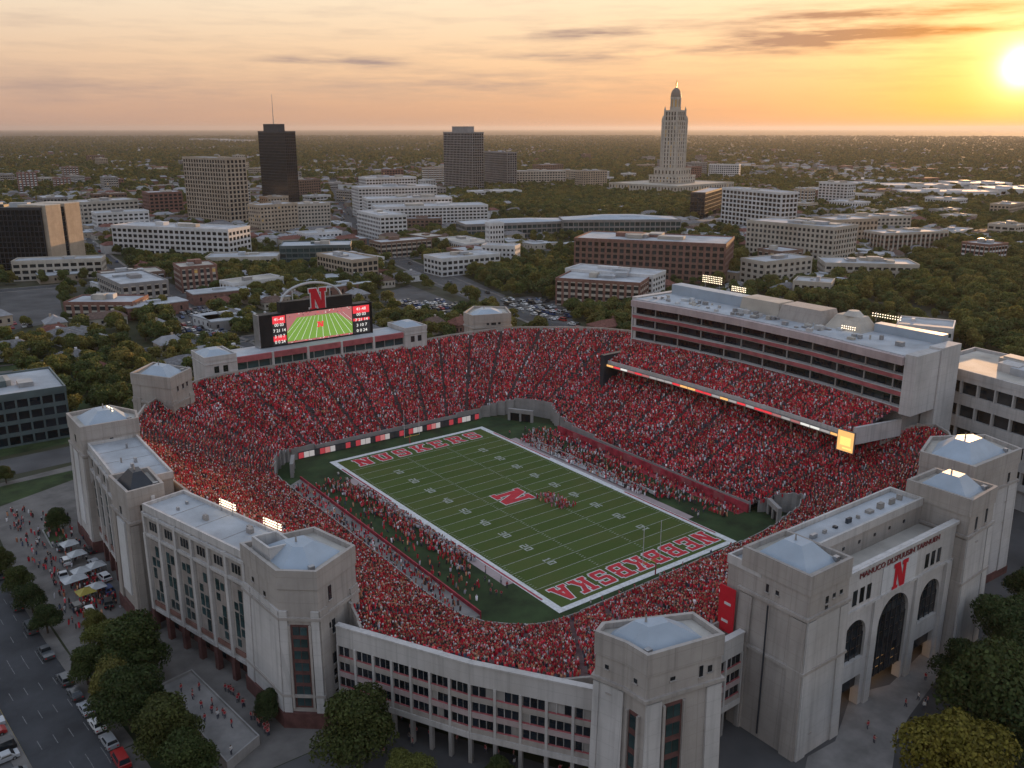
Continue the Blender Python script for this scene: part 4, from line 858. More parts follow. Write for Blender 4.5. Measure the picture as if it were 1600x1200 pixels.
for k in range(16): b.tube((-8-13*math.cos(th[k]), VY+3, 41.5+6.6*math.sin(th[k])), (-8-13*math.cos(th[k+1]), VY+3, 41.5+6.6*math.sin(th[k+1])), .45, 'white_sheet', 6)
for x in (-16, 0): b.tube((x, VY+3, 42), (x, VY+3, 46), .2, 'white_sheet', 5)
b.build('arch', vb)

vb.scale[0] = .9; vb.location[0] = -9.2
# press box on the east side
pb = thing('press_box', 'long white press box with three glazed galleries and red bands', 'press box', (93, -15, 26))
F = [(81.6, 37.0), (84.6, 18), (86.2, -8), (85.4, -35), (81.6, -66.4)]; BX = 106.0; Z0_, Z1_ = 26.6, 42.4
def along(d0, d1, z0, z1, m, bm):
    n = len(F)
    nrm = []
    for i in range(n):
        t = np.array(F[min(i+1, n-1)])-np.array(F[max(i-1, 0)]); t = t/np.linalg.norm(t); nrm.append(np.array([t[1], -t[0]]))
    for i in range(n-1):
        a, b_ = np.array(F[i]), np.array(F[i+1]); c = ccw([a+nrm[i]*d1, b_+nrm[i+1]*d1, b_+nrm[i+1]*d0, a+nrm[i]*d0]); bm.prism(c, z0, z1, m)
nsign = 1
_t = np.array(F[1])-np.array(F[0]); 
if np.array([_t[1], -_t[0]])[0] > 0: nsign = -1      # positive d must point at the field
w = MB()
core = [(x+2.4, y) for x, y in F]+[(BX, -66.4), (BX, 37)]; w.prism(ccw(core), Z0_, Z1_-.1, 'dark_wall'); w.build('core', pb)
lv = [(27.0, 28.2), (31.5, 32.7), (36.0, 37.1)]
for k, (za, zb) in enumerate(lv):
    b = MB(); along(nsign*-2.6, nsign*.2, za, zb, 'band_red', b); b.build('red_band', pb); b = MB(); along(nsign*-2.7, nsign*.35, zb, zb+.18, 'concrete', b); b.build('rail', pb)
    b = MB(); along(nsign*-2.8, nsign*-.2, za-.35, za-.004, 'concrete_dim', b); b.build('floor_slab', pb)
b = MB(); along(nsign*-3.0, nsign*1.3, 40.2, 42.4, 'fascia_pink', b); b.build('roof_fascia', pb)
for k, (za, zb) in enumerate(((28.2, 31.2), (32.7, 35.7), (37.1, 40.2))):
    for i in range(len(F)-1):
        a, b_ = np.array(F[i]), np.array(F[i+1]); L = np.linalg.norm(b_-a); m_ = max(1, int(L/3.0)); u = (b_-a)/L
        for j in range(m_):
            cc = a+u*L*(j+.5)/m_+np.array([1.9, 0]); put_window(pb, (cc[0], cc[1], (za+zb)/2), math.atan2(u[1], u[0]), L/m_*.95, zb-za-.15, 'glass' if random.random() < .35 else 'glass_black')
            if j % 3 == 0: mm = MB(); c2 = a+u*L*j/m_; mm.box(c2[0]+.1, c2[0]+.45, c2[1]-.16, c2[1]+.16, za+.18, zb, 'concrete_dim'); mm.build('post', pb)
b = MB(); b.prism(ccw([(82, 36.6), *[(x+.4, y) for x, y in F[1:-1]], (82, -66), (BX, -66), (BX, 36.6)]), 42.4, 42.65, 'roof_grey'); b.build('roof', pb)
for P_, za, zb in (([(81.2, -66.45), (81.2, -69.8), (92.98, -69.8), (92.98, -66.45)], 26.6, 43.2), ([(93, -66.45), (93, -70.2), (103, -70.2), (103, -66.45)], 0, 43.8), ([(83.4, 37.1), (83.4, 39.4), (106, 39.4), (106, 37.1)], 0, 43)): b = MB(); b.prism(ccw(P_), za, zb, 'concrete'); b.build('end_wall', pb)
b = MB(); b.prism(ccw([(84, 37), (84, -66), (96, -66), (96, 37)]), 20, 26.6, 'concrete_dim'); b.prism(ccw([(96, 37), (96, -66), (BX, -66), (BX, 37)]), 0, 26.6, 'concrete_warm'); b.build('lower_wall', pb)
rr = random.Random(5)
def roofbox(x0, x1, y0, y1, z1, m, nm='rooftop_unit', ch=0): b = MB(); b.prism([(x0, y0), (x1, y0), (x1, y1), (x0, y1)], 42.6, z1, m, -ch); b.build(nm, pb)
roofbox(100, 105, 2, 36, 46.2, 'hip_metal', 'parapet_screen'); roofbox(96.5, 105, -14, 1.8, 47, 'stone_pale', 'penthouse', .5); roofbox(95, 105, -31, -14.2, 47.2, 'concrete_warm', 'penthouse', 1.2); roofbox(96, 105, -44, -31.2, 46.8, 'stone_pale', 'penthouse', 2.4); roofbox(102, 105.4, -65, -44.2, 45.2, 'hip_metal', 'parapet_screen')
b = MB(); b.tube((100.5, -38, 46.8), (100.5, -38, 48.2), 3.0, 'roof_tan', 10, 1.6); b.build('vent_dome', pb)
for k in range(60):
    y = rr.uniform(-63, 34); x = rr.uniform(86, 95); s = rr.uniform(.4, 1.5); roofbox(x, x+s, y, y+s*rr.uniform(.6, 2), 42.7+rr.uniform(.3, 1.3), rr.choice(['steel', 'roof_tan', 'grey_wall', 'concrete', 'white_sheet']))
# balcony soffit, ribbon board and its end screen
bs = thing('balcony', 'east balcony slab with a lit ribbon board along its edge', 'balcony', (75, -15, 20))
FB = [(68.3, 35), (69.8, 5), (69.8, -25), (67.8, -62)]
for i in range(3):
    a, b_ = FB[i], FB[i+1]; s = MB(); s.prism(ccw([a, b_, (84.2, b_[1]), (84.2, a[1])]), 20.1, 20.45, 'concrete'); s.build('soffit', bs)
    s = MB(); p0, p1 = np.array(a)-[.06, 0], np.array(b_)-[.06, 0]; L = abs(a[1]-b_[1]); s.prism(ccw([p0-[.35, 0], p1-[.35, 0], p1, p0]), 20.5, 21.4, 'steel'); s.build('ribbon_cabinet', bs)
    m_ = int(L/3.2)
    for j in range(m_):
        y0, y1 = a[1]+(b_[1]-a[1])*j/m_, a[1]+(b_[1]-a[1])*(j+.93)/m_; x0, x1 = a[0]+(b_[0]-a[0])*j/m_-.46, a[0]+(b_[0]-a[0])*(j+.93)/m_-.46
        s = MB(); s.poly([(x0, y0, 20.5), (x1, y1, 20.5), (x1, y1, 21.15), (x0, y0, 21.15)], random.choice(['led_red', 'led_white', 'led_board', 'led_orange', 'led_red', 'led_pink'])); s.build('ribbon_panel', bs)
    for j in range(4):
        f = (j+.5)/4; x, y = a[0]+(b_[0]-a[0])*f+4, a[1]+(b_[1]-a[1])*f; s = MB(); s.box(x-.25, x+.25, y-.25, y+.25, 12, 20.1, 'stone_tan'); s.build('column', bs)
s = MB(); s.prism(ccw([(67.6, -62.1), (84, -65.4), (84, -66.2), (67.6, -63)]), 19.6, 24.4, 'concrete'); s.build('end_parapet', bs)
s = MB(); s.prism(ccw([(66.6, 35.2), (66.6, 37), (84, 37.6), (84, 35.2)]), 12, 24.5, 'dark_wall'); s.build('end_parapet', bs)
es = thing('corner_screen', 'small bright orange score screen at the south end of the balcony', 'screen', (67.2, -60, 17.4))
s = MB(); s.box(66.5, 66.95, -63.4, -58.2, 17.2, 23.2, 'steel'); s.build('cabinet', es); s = MB(); s.poly([(66.46, -58.4, 17.4), (66.46, -63.2, 17.4), (66.46, -63.2, 23), (66.46, -58.4, 23)], 'led_orange'); s.build('screen', es)
s = MB()
for k, (y0, y1, z0, z1) in enumerate(((-62.4, -59.2, 19.0, 21.4), (-62.8, -60, 18.0, 18.5))): s.poly([(66.42, -y0 if 0 else y1, z0), (66.42, y0, z0), (66.42, y0, z1), (66.42, y1, z1)], 'led_yellow')
s.build('screen_table', es)
for lab, a, b_ in (('dark tunnel mouth in the north-east corner of the bowl', (41.5, 57.5), (46.6, 49.5)), ('dark tunnel mouth in the north-west corner of the bowl', (-44.2, 51.5), (-40.6, 58.8)), ('dark tunnel mouth in the south-east corner of the bowl', (50.2, -50.4), (46.8, -56.6))):
    a = np.array(a); b_ = np.array(b_); L = np.linalg.norm(b_-a); t_ = (b_-a)/L; n_ = np.array([t_[1], -t_[0]]); mid_ = (a+b_)/2
    if n_@(-mid_) < 0: a, b_ = b_, a
    t = thing('tunnel_portal', lab, 'tunnel', (*mid_, 0)); w = MB(); w.edge(a, b_, 0, L, -.2, .9, 3.0, 4.4, 'concrete_dim'); w.build('lintel', t)
    for u0, u1 in ((0, .9), (L-.9, L), (L/2-.35, L/2+.35)): w = MB(); w.edge(a, b_, u0, u1, -.2, .85, .03, 3.0, 'concrete_dim'); w.build('jamb', t)
    w = MB(); w.edge(a, b_, .9, L-.9, .3, .42, .03, 3.0, 'black_box'); w.build('shade_panel', t)  # solid black panel: the shade inside the tunnel, put in as colour
# field-side walls and boards
def board(label, a, b_, z0, z1, m, cat='wall', th=.3, panels=0, pm=None, name='field_wall'):
    a = np.array(a, float); b_ = np.array(b_, float); L = np.linalg.norm(b_-a); t = thing(name, label, cat, (*((a+b_)/2), 0)); w = MB(); w.edge(a, b_, 0, L, -th, 0, z0, z1, m); w.build('wall', t)
    for k in range(panels):
        s = MB(); s.edge(a, b_, L*(k+.04)/panels, L*(k+.96)/panels, .0, .06, z0+.25, z1-.15, (pm or [m])[k % len(pm or [m])]); s.build('panel', t)
board('pinkish red padded wall in front of the lower east seats', (46.6, 36), (45.4, -47), .03, 2.5, 'red_pad', panels=20, pm=['red_pad', 'red_pad', 'band_red'])
board('advertising boards under the north seats', (-36, 64.6), (33, 64.0), .03, 2.3, 'hip_dark', panels=38, pm=['led_dim', 'led_board', 'led_board', 'led_black', 'led_dim', 'led_pink', 'led_board', 'led_black', 'led_black', 'led_dim', 'led_black'])
board('red topped wall along the west sideline path', (-45.2, -50), (-44.2, 44), .03, 3.0, 'red_pad', panels=0)
pth = MB(); pth.prism(ccw([(-51.2, -50), (-45.5, -50), (-44.5, 44), (-50.8, 40)]), .03, 2.1, 'plaza'); struct(pth, 'sideline_path')
pth = MB(); pth.poly([(42.5, -46, .042), (45.3, -46, .042), (46.4, 37, .042), (43.6, 37, .042)], 'red_pad'); struct(pth, 'sideline_path')
def lightbank(lab, c, ang, n, rows, h, w=.55, base=0):
    t = thing('floodlight_bank', lab, 'floodlights', c); u = np.array([math.cos(ang), math.sin(ang)]); nn = np.array([u[1], -u[0]]); c = np.array(c, float)
    b = MB()
    for s in (-.35, .35): x = c[:2]+u*n*w*s; b.tube((*x, c[2]), (*x, c[2]+h+rows*w), .09, 'steel', 5)
    b.build('mast', t)
    for i in range(n):
        for j in range(rows):
            x = c[:2]+u*(i-(n-1)/2)*w; z = c[2]+h+(j+.5)*w*.95; s = MB(); a = np.array([*(x+nn*.1), z]); s.tube(a, a+np.array([*nn, -.35])*.25, .10, 'lamp_glow', 6, .14); s.build('lamp', t)
wa = math.atan2(-46+20, -82+88.5)
lightbank('lit floodlight bank on the near west wing roof, farther from the tower', (-88.2, -24.2, 27.7), math.radians(-75)+math.pi, 10, 3, 1.0)
lightbank('lit floodlight bank on the near west wing roof, next to the tower', (-84.6, -38, 27.7), math.radians(-75)+math.pi, 10, 3, 1.0)
lightbank('tall lit floodlight bank on the press box roof', (104.6, 21, 46.2), math.radians(-88), 12, 4, 1.8, .75)
lightbank('low lit floodlight bank beside the tall one on the press box roof', (104.6, 9, 46.2), math.radians(-88), 9, 3, .5, .7)
lightbank('lit floodlight bank at the rear of the press box roof, toward the south', (105.2, -46, 45.2), math.radians(-88), 12, 2, 1.2, .8)
lightbank('small lit floodlight bank at the roof edge of the press box', (95.5, -40, 42.7), math.radians(-88), 7, 2, .6, .7)
lightbank('lit floodlight bank on the tall far west tower', (-94.5, 40, 31.7), math.radians(-80)+math.pi, 6, 3, 1.5, .6)

# ------------------------------------------------------------------ city buildings
bpx('office_tower', 'dark glass office block with stone end piers at the left edge', 'office building', -90, 326, 62, 326, 428, 26, at='R', fl=3.8, bay=3.0, pier=.12, band=.14, wm='dark_wall', gm='glass_black', roofm='roof_tan', units=3, lit=.0, nwin=0)
_b, _h = HT2(62, 326, 428); c0 = G(70, 326, _h); c1 = G(124, 320, _h)
for lab, f0, f1, dm in (('broad stone pier on the dark glass office block', .02, .44, 24), ('outer stone pier on the dark glass office block', .56, 1.0, 26)):
    P_ = rect(c0+(c1-c0)*f0, c0+(c1-c0)*f1, dm); FOOT.append(P_); t = thing('stone_pier', lab, 'stair tower', (*P_[0], 0)); b = MB(); b.prism(ccw(P_), 0, _h+1.5, 'stone_tan'); b.build('shaft', t); b = MB(); b.prism(offset(ccw(P_), .15), _h+1.5, _h+2.2, 'stone_pale'); b.build('coping', t)
P_ = rect(c0+(c1-c0)*.44, c0+(c1-c0)*.56, 22); t = thing('window_slot', 'dark glazed slot between two stone piers of the office block', 'glazing', (*P_[0], 0))
for k in range(13): b = MB(); b.prism(ccw([P_[0]+np.array([0, 1.2]), P_[1]+np.array([0, 1.2]), P_[2], P_[3]]), .4+k*_h/13, (k+1)*_h/13, 'glass_black'); b.build('window', t)
bpx('low_building', 'low tan podium at the foot of the dark glass block', 'building', 18, 410, 158, 405, 440, 18, fl=4.5, bay=5, wm='stone_pale', pier=.25, band=.45)
bpx('office_tower', 'grey concrete office tower with a deep window grid', 'office building', 286, 246, 352, 243, 350, 24, vbR=357, fl=4.3, bay=4.6, pier=.34, band=.30, wm='stone_tan', gm='glass_black', depth=.8, units=1, base=4)
bpx('skyscraper', 'black glass skyscraper with a rooftop mast', 'skyscraper', 403, 206, 444, 205, 327, 16, vbR=331, fl=3.6, bay=2.6, pier=.12, band=.16, wm='dark_wall', gm='glass_black', units=0, nwin=0, depth=.2)
_b, _h = HT2(403, 206, 327); _e = HT2(444, 205, 331)[0]; P_ = _b+(_e-_b)*.22; Q_ = _b+(_e-_b)*.80; b_ = rect(P_, Q_, 9); t = thing('penthouse', 'dark penthouse with a thin mast on the black skyscraper', 'penthouse', (*P_[:2], _h)); b = MB(); b.prism(ccw([p+np.array([2, 5]) for p in b_]), _h+.2, _h+9.5, 'dark_wall'); b.build('wall', t)
m_ = (b_[0]+b_[2])/2+np.array([2, 5]); b = MB(); b.tube((*m_, _h+9), (*m_, _h+45), .7, 'steel', 6, .2); b.build('mast', t)
bpx('office_building', 'long white office building with four rows of windows', 'office building', 174, 353, 356, 360, 397, 30, fl=4.0, bay=5.2, pier=.30, band=.42, wm='white_wall', units=4, base=1)
bpx('low_building', 'low round-cornered pale building beside the trees', 'building', 320, 404, 432, 402, 420, 26, fl=3.6, bay=4.2, wm='stone_pale', pier=.4, band=.5, units=3)
bpx('apartment_block', 'tan stepped apartment block in front of the black skyscraper', 'building', 406, 322, 464, 318, 372, 22, fl=3.5, bay=3.6, wm='stone_tan', pier=.45, band=.5, lit=.06, units=2)
bpx('apartment_block', 'upper tier of the tan block before the skyscraper', 'building', 418, 309, 450, 307, 350, 16, fl=3.5, bay=3.6, wm='stone_tan', pier=.45, band=.5)
bpx('apartment_block', 'wide tan block right of the stepped apartment block', 'building', 465, 320, 515, 318, 366, 24, fl=3.4, bay=3.4, wm='stone_pale', pier=.4, band=.5)
bpx('low_building', 'white low terrace with flat roof below the tan blocks', 'building', 478, 366, 534, 362, 384, 20, fl=3.6, bay=4, wm='white_wall', pier=.35, band=.45)
bpx('low_building', 'teal glass low office by the avenue', 'office building', 437, 386, 547, 384, 412, 30, fl=3.8, bay=4.4, wm='teal_wall', gm='glass_teal', pier=.1, band=.3, roofm='hip_metal', units=3)
bpx('office_building', 'brick office block far left of the grey tower', 'building', 232, 302, 284, 300, 342, 30, fl=4, bay=5, wm='brick', pier=.35, band=.4)
bpx('office_building', 'pale curved office row far left', 'building', 128, 317, 215, 312, 358, 34, fl=4, bay=5, wm='stone_pale', pier=.35, band=.5, units=4)
bpx('office_building', 'pale office row adjoining the brick block', 'building', 150, 334, 232, 330, 366, 22, fl=4, bay=5, wm='white_wall', pier=.35, band=.5, units=2)
bpx('office_building', 'small brown block right of the black skyscraper', 'building', 464, 282, 500, 280, 312, 24, fl=4, bay=4.4, wm='brick_brown', pier=.35, band=.45)
# stepped white complex
for lab, a in (('lowest tier of the stepped white complex, wide terraces', (588, 325, 762, 321, 362, 34)), ('second tier of the stepped white complex', (574, 312, 706, 309, 352, 36)), ('third tier of the stepped white complex', (560, 294, 682, 291, 340, 36)), ('top tier of the stepped white complex', (572, 279, 650, 277, 330, 30)), ('white gabled wing at the left foot of the stepped complex', (558, 330, 594, 338, 368, 26))):
    bpx('stepped_building', lab, 'building', *a, fl=3.5, bay=4.0, wm='white_wall', pier=.28, band=.45, units=3, group=None)
bpx('brick_block', 'brick base in front of the stepped white complex', 'building', 596, 343, 690, 342, 366, 16, fl=3.6, bay=4.2, wm='brick_brown', pier=.4, band=.45)
bpx('apartment_tower', 'tall grey apartment tower with white grid on the skyline', 'tower block', 693, 207, 738, 206, 298, 22, vbR=302, fl=3.9, bay=4.0, wm='grey_wall', gm='glass_black', pier=.20, band=.26, depth=.5, units=0, base=2)
_b, _h = HT2(693, 207, 298); _e = HT2(738, 206, 302)[0]; P_ = rect(_b+(_e-_b)*.3, _b+(_e-_b)*.85, 12); t = thing('penthouse', 'grey penthouse on the tall apartment tower', 'penthouse', (*P_[0], _h)); b = MB(); b.prism(ccw([p+np.array([3, 4]) for p in P_]), _h+.2, _h+9, 'grey_wall'); b.build('wall', t); b = MB(); b.prism(offset(ccw([p+np.array([3, 4]) for p in P_]), .4), _h+9, _h+9.6, 'grey_wall'); b.build('cornice', t)
bpx('apartment_tower', 'shorter pale apartment tower beside the tall one', 'tower block', 757, 237, 793, 236, 292, 18, vbR=296, fl=3.9, bay=4.0, wm='grey_wall', gm='glass_black', pier=.24, band=.3, depth=.6, units=2, base=2)
bpx('office_building', 'long low pale block right of the apartment towers', 'building', 803, 268, 884, 267, 292, 30, fl=4, bay=5, wm='stone_pale', pier=.3, band=.5, units=3)
bpx('office_building', 'brown block on the skyline strip right of the towers', 'building', 846, 258, 880, 257, 280, 30, fl=4, bay=5, wm='brick_brown', pier=.4, band=.5)
bpx('low_building', 'white car park deck at the foot of the apartment towers', 'building', 740, 300, 815, 298, 312, 30, fl=3.6, bay=6, wm='white_wall', pier=.2, band=.5)
bpx('glass_roof_hall', 'long hall with a bright metal roof and dark glazed sides', 'hall', 728, 352, 900, 346, 376, 34, fl=5, bay=5, wm='grey_wall', gm='glass_teal', pier=.14, band=.3, roofm='roof_tan', units=4, hip=3)
bpx('glass_roof_hall', 'right part of the long hall with a curved bright metal roof', 'hall', 880, 345, 1064, 344, 372, 36, fl=5, bay=5, wm='grey_wall', gm='glass_teal', pier=.14, band=.3, roofm='roof_tan', units=5, hip=4)
bpx('small_castle', 'white castle-like house with a square tower among trees', 'house', 753, 384, 804, 386, 414, 14, fl=3.6, bay=3.4, wm='white_wall', pier=.45, band=.5, units=0)
bpx('small_castle', 'square white turret rising from the castle-like house', 'tower', 765, 350, 787, 349, 398, 9, fl=4.4, bay=2.8, wm='white_wall', pier=.45, band=.5, units=0)
bpx('brick_office', 'big brick office block with rows of pale windows', 'office building', 898, 373, 1134, 383, 432, 46, fl=4.2, bay=4.6, wm='brick', gm='glass', bandm='brick_brown', pier=.36, band=.38, units=7, base=1)
bpx('brick_office', 'brick and white terraced block in front of the big brick office', 'office building', 869, 436, 1000, 444, 476, 30, fl=3.8, bay=4.2, wm='brick', bandm='stone_pale', pier=.36, band=.42, units=3)
bpx('brick_office', 'white upper tier of the brick and white terraced block', 'office building', 884, 421, 1020, 432, 462, 22, fl=3.4, bay=4.0, wm='white_wall', pier=.32, band=.45, units=4)
bpx('office_building', 'bright white slab behind the capitol trees', 'building', 1108, 257, 1155, 256, 280, 20, vbR=281, fl=4.2, bay=4.4, wm='white_wall', pier=.3, band=.4, units=1)
bpx('office_building', 'pale gridded office slab with dark left flank', 'office building', 1130, 294, 1222, 302, 358, 20, fl=4.4, bay=5.6, wm='white_wall', gm='glass_black', pier=.22, band=.32, depth=.9, units=2, base=2)
bpx('office_building', 'dark glass flank of the pale gridded slab', 'office building', 1102, 302, 1129, 294, 346, 16, fl=4.4, bay=4, wm='dark_wall', gm='glass_black', pier=.12, band=.16, units=0)
bpx('office_building', 'broad tan office block with rows of small windows', 'office building', 1168, 345, 1304, 357, 402, 34, fl=4.2, bay=3.9, wm='stone_pale', pier=.42, band=.42, units=6, base=1)
bpx('office_building', 'tan rear wing right of the broad tan block', 'office building', 1306, 345, 1372, 342, 388, 30, fl=4.2, bay=4.2, wm='stone_tan', pier=.4, band=.45, units=3)
bpx('office_building', 'pale block with flat roof behind the tan wing', 'office building', 1330, 340, 1424, 338, 366, 30, fl=4.2, bay=4.6, wm='stone_pale', pier=.4, band=.45, units=3)
bpx('office_building', 'small tan office at the edge of the right wood', 'office building', 1383, 366, 1482, 362, 396, 26, fl=4.2, bay=4.6, wm='stone_pale', bandm='brick_brown', pier=.35, band=.45, units=3)
bpx('low_building', 'low cream school block with vents, right of centre', 'building', 1290, 412, 1436, 415, 440, 28, fl=4.2, bay=4.6, wm='stone_pale', pier=.3, band=.5, units=7)
bpx('low_building', 'low cream annex left of the school block', 'building', 1240, 440, 1298, 444, 470, 18, fl=3.6, bay=4, wm='stone_pale', pier=.4, band=.5, units=2)
bpx('low_building', 'white office with strip windows behind the press box', 'building', 1402, 508, 1488, 516, 546, 20, fl=3.8, bay=3.6, wm='white_wall', gm='glass_teal', pier=.12, band=.45, units=1)
bpx('low_building', 'brick house row with flat white roof, left of the wood', 'building', 100, 474, 206, 474, 498, 22, fl=3.8, bay=4.6, wm='brick', bandm='stone_pale', pier=.35, band=.4, units=3)
bpx('office_building', 'dark teal glass office with a grey roof at the left edge', 'office building', -60, 630, 101, 606, 682, 30, at='R', fl=3.9, bay=3.6, wm='teal_wall', gm='glass_black', pier=.16, band=.34, units=3, par=.8)
# east stadium annex
EB = [(112.5, -58), (103.5, -106), (132, -112), (138, -58)]
building('stadium_annex', 'concrete annex with glazed galleries right of the press box', 'building', EB, 34, fl=6.4, bay=5.2, pier=.07, band=.46, wm='concrete', bandm='concrete', gm='glass', units=9, base=6, roofm='roof_tan', depth=1.3, lit=0)
FOOT += [EB]
# capitol
CB, CH = HT(1049, 300, 126); cs = CH/174.0
cap = thing('capitol', 'tall stone capitol tower with a dome on a wide square base', 'tower', (CB[0], CB[1], 0))
ca = math.radians(8)
def csq(hw, hd=None, cx=0, cy=0):
    hd = hw if hd is None else hd; k_ = 1.28 if hw > 50 else 1.1; hw, hd, cx, cy = hw*k_, hd*k_, cx*k_, cy*k_; return [np.array([CB[0]+(cx+x)*math.cos(ca)-(cy+y)*math.sin(ca), CB[1]+(cx+x)*math.sin(ca)+(cy+y)*math.cos(ca)]) for x, y in ((-hw, -hd), (hw, -hd), (hw, hd), (-hw, hd))]
jj = MB()
def ctier(nm, hw, z0, z1, nf, nb, grow=0, hd=None, cx=0, cy=0, pier=.5, band=.25, depth=.8):
    P_ = csq(hw, hd, cx, cy); b = MB(); b.prism(P_, z0, z1, 'stone_pale', grow)
    for i in range(4): facade(b, cap, P_[i], P_[(i+1) % 4], z0+1, z1-1, nf, nb, pier, band, depth, 'stone_pale', 'glass', None, jj, False, lit=.10)
    b.parapet(offset(P_, depth+.1), z1-1.2, z1+1.0, .8, 'stone_pale'); b.build(nm, cap)
ctier('base_wing', 62, 0, 15, 2, 22, hd=52, pier=.6, band=.35); ctier('base_block', 24, 15, 27, 2, 8, pier=.6, band=.4); ctier('base_step', 19, 27, 38, 1, 6, pier=.6, band=.4)
ctier('shaft', 13.2, 38, 112, 12, 5, -2.2, pier=.64, band=.25, depth=.7); ctier('upper_shaft', 9.8, 112, 128, 2, 4, pier=.5, band=.2)
for x in (-1, 1):
    for y in (-1, 1):
        for k, (o_, z0, z1, r) in enumerate(((12.2, 38, 116, 3.4), (10.6, 108, 130, 2.4))): b = MB(); p_ = csq(.01, .01, x*o_, y*o_)[0]; b.tube((*p_, z0), (*p_, z1), r, 'stone_pale', 4, r*.86); b.tube((*p_, z1), (*p_, z1+5), r*.8, 'stone_pale', 4, .2); b.build('corner_turret', cap)
def ring_(r, z0, z1, m, n=8, r2=None, nm='drum'): b = MB(); b.tube((CB[0], CB[1], z0), (CB[0], CB[1], z1), r*(1.05 if r > 1 else 1), m, n, r2); b.build(nm, cap)
ring_(8.4, 128, 134, 'stone_pale'); ring_(6.2, 134, 145, 'glass_lit', nm='lantern_light')
for k in range(8):
    a = 2*math.pi*(k+.5)/8; b = MB(); b.tube((CB[0]+7.4*math.cos(a), CB[1]+7.4*math.sin(a), 134), (CB[0]+7.4*math.cos(a), CB[1]+7.4*math.sin(a), 146), 1.5, 'stone_pale', 5); b.build('lantern_column', cap)
ring_(8.4, 145.5, 149, 'stone_pale', 12)
b = MB(); prof = [(8.2, 149), (8.0, 152), (7.2, 156), (5.6, 159.6), (3.2, 162.2), (1.2, 163.4)]
for (r0, z0), (r1, z1) in zip(prof[:-1], prof[1:]): b.tube((CB[0], CB[1], z0), (CB[0], CB[1], z1), r0*1.05, 'dome_brown', 14, r1*1.05)
b.build('dome', cap); ring_(.9, 163.2, 168, 'gold', 6, nm='finial'); b = MB(); b.tube((CB[0], CB[1], 168), (CB[0], CB[1], 171), 1.6, 'gold', 6, 1.2); b.tube((CB[0], CB[1], 171), (CB[0], CB[1], 175), .6, 'gold', 5, .2); b.build('statue', cap)
jj.build('window_glass', cap)['kind'] = 'stuff'; FOOT.append(csq(66, 56))
# far bright sheds on the right and pale sheds on the left
for k, (u0, u1, v, vb_, D) in enumerate(((1292, 1380, 287, 294, 60), (1388, 1500, 290, 298, 70), (1500, 1590, 287, 296, 80), (1420, 1560, 300, 309, 60), (1560, 1680, 296, 306, 90), (1250, 1330, 296, 303, 40), (1340, 1410, 280, 286, 60))):
    bpx('warehouse', ['long pale warehouse in the far right industrial strip', 'second pale warehouse in the far right strip, toward the sun', 'wide pale warehouse below the sun', 'front pale warehouse of the far right strip', 'pale warehouse cut by the right edge', 'small pale warehouse right of the capitol', 'rear pale warehouse of the far right strip'][k], 'warehouse', u0, v, u1, v, vb_, D, fl=8, bay=18, wm='white_wall', roofm='roof_grey', pier=.6, band=.5, units=2)
for k, (u0, u1, v, vb_) in enumerate(((296, 345, 217, 219.5), (340, 382, 218.5, 221.5))):
    bpx('warehouse', ['pale warehouse near the left horizon', 'second pale warehouse near the left horizon, toward the skyscraper'][k], 'warehouse', u0, v, u1, v+.3, vb_, 120, fl=9, bay=30, wm='white_wall', pier=.5, band=.5, units=0)

rb_ = random.Random(21); nbk = 0
def clash(P_): 
    c = sum(np.array(p) for p in P_)/len(P_)
    for Q in FOOT:
        d_ = sum(np.array(q) for q in Q)/len(Q); 
        if np.linalg.norm(c-d_) < 16+.5*np.linalg.norm(np.array(Q[0])-np.array(Q[2]))+6: return True
    return False
BAND = [(20, 520, 285, 345, 16), (520, 960, 268, 320, 15), (860, 1150, 250, 290, 12), (1150, 1500, 300, 345, 14), (560, 760, 380, 440, 7), (1060, 1320, 400, 450, 6), (20, 420, 250, 290, 14), (1480, 1620, 330, 420, 5), (180, 420, 430, 470, 4)]
ADJ = ['cream', 'white', 'brick', 'tan', 'grey', 'brown']; AM = ['stone_pale', 'white_wall', 'brick', 'stone_tan', 'grey_wall', 'brick_brown']
for u0, u1, v0, v1, n in BAND:
    k = 0; tries = 0
    while k < n and tries < 80:
        tries += 1; u, v = rb_.uniform(u0, u1), rb_.uniform(v0, v1); c = G(u, v)[:2]; a = math.radians(rb_.choice([0, 0, 90])+rb_.uniform(-6, 10)); w_, d_ = rb_.uniform(20, 52), rb_.uniform(16, 28); nf = rb_.choice([2, 3, 3, 4, 5, 6, 8] if v < 330 else [2, 2, 3, 4])
        ax, ay = np.array([math.cos(a), math.sin(a)]), np.array([-math.sin(a), math.cos(a)]); P_ = [c-ax*w_/2, c+ax*w_/2, c+ax*w_/2+ay*d_, c-ax*w_/2+ay*d_]
        if clash(P_): continue
        i_ = rb_.randrange(6); FOOT.append(P_); k += 1; nbk += 1; CITY_ = globals().setdefault('CITY', [])
        CITY_.append((building('town_block', 'x', 'building', P_, 3.7*nf+1.2, fl=3.7, bay=rb_.choice([3.8, 4.6, 5.4]), pier=rb_.uniform(.2, .45), band=rb_.uniform(.35, .5), wm=AM[i_], bandm=rb_.choice([None, None, 'stone_pale', 'white_wall']), roofm=rb_.choice(['roof_grey', 'roof_tan', 'roof_grey', 'shingle_pale_']) if False else rb_.choice(['roof_grey', 'roof_tan']), units=rb_.randrange(1, 5), lit=.015, nwin=0, seed=nbk), c, ADJ[i_], nf, w_))
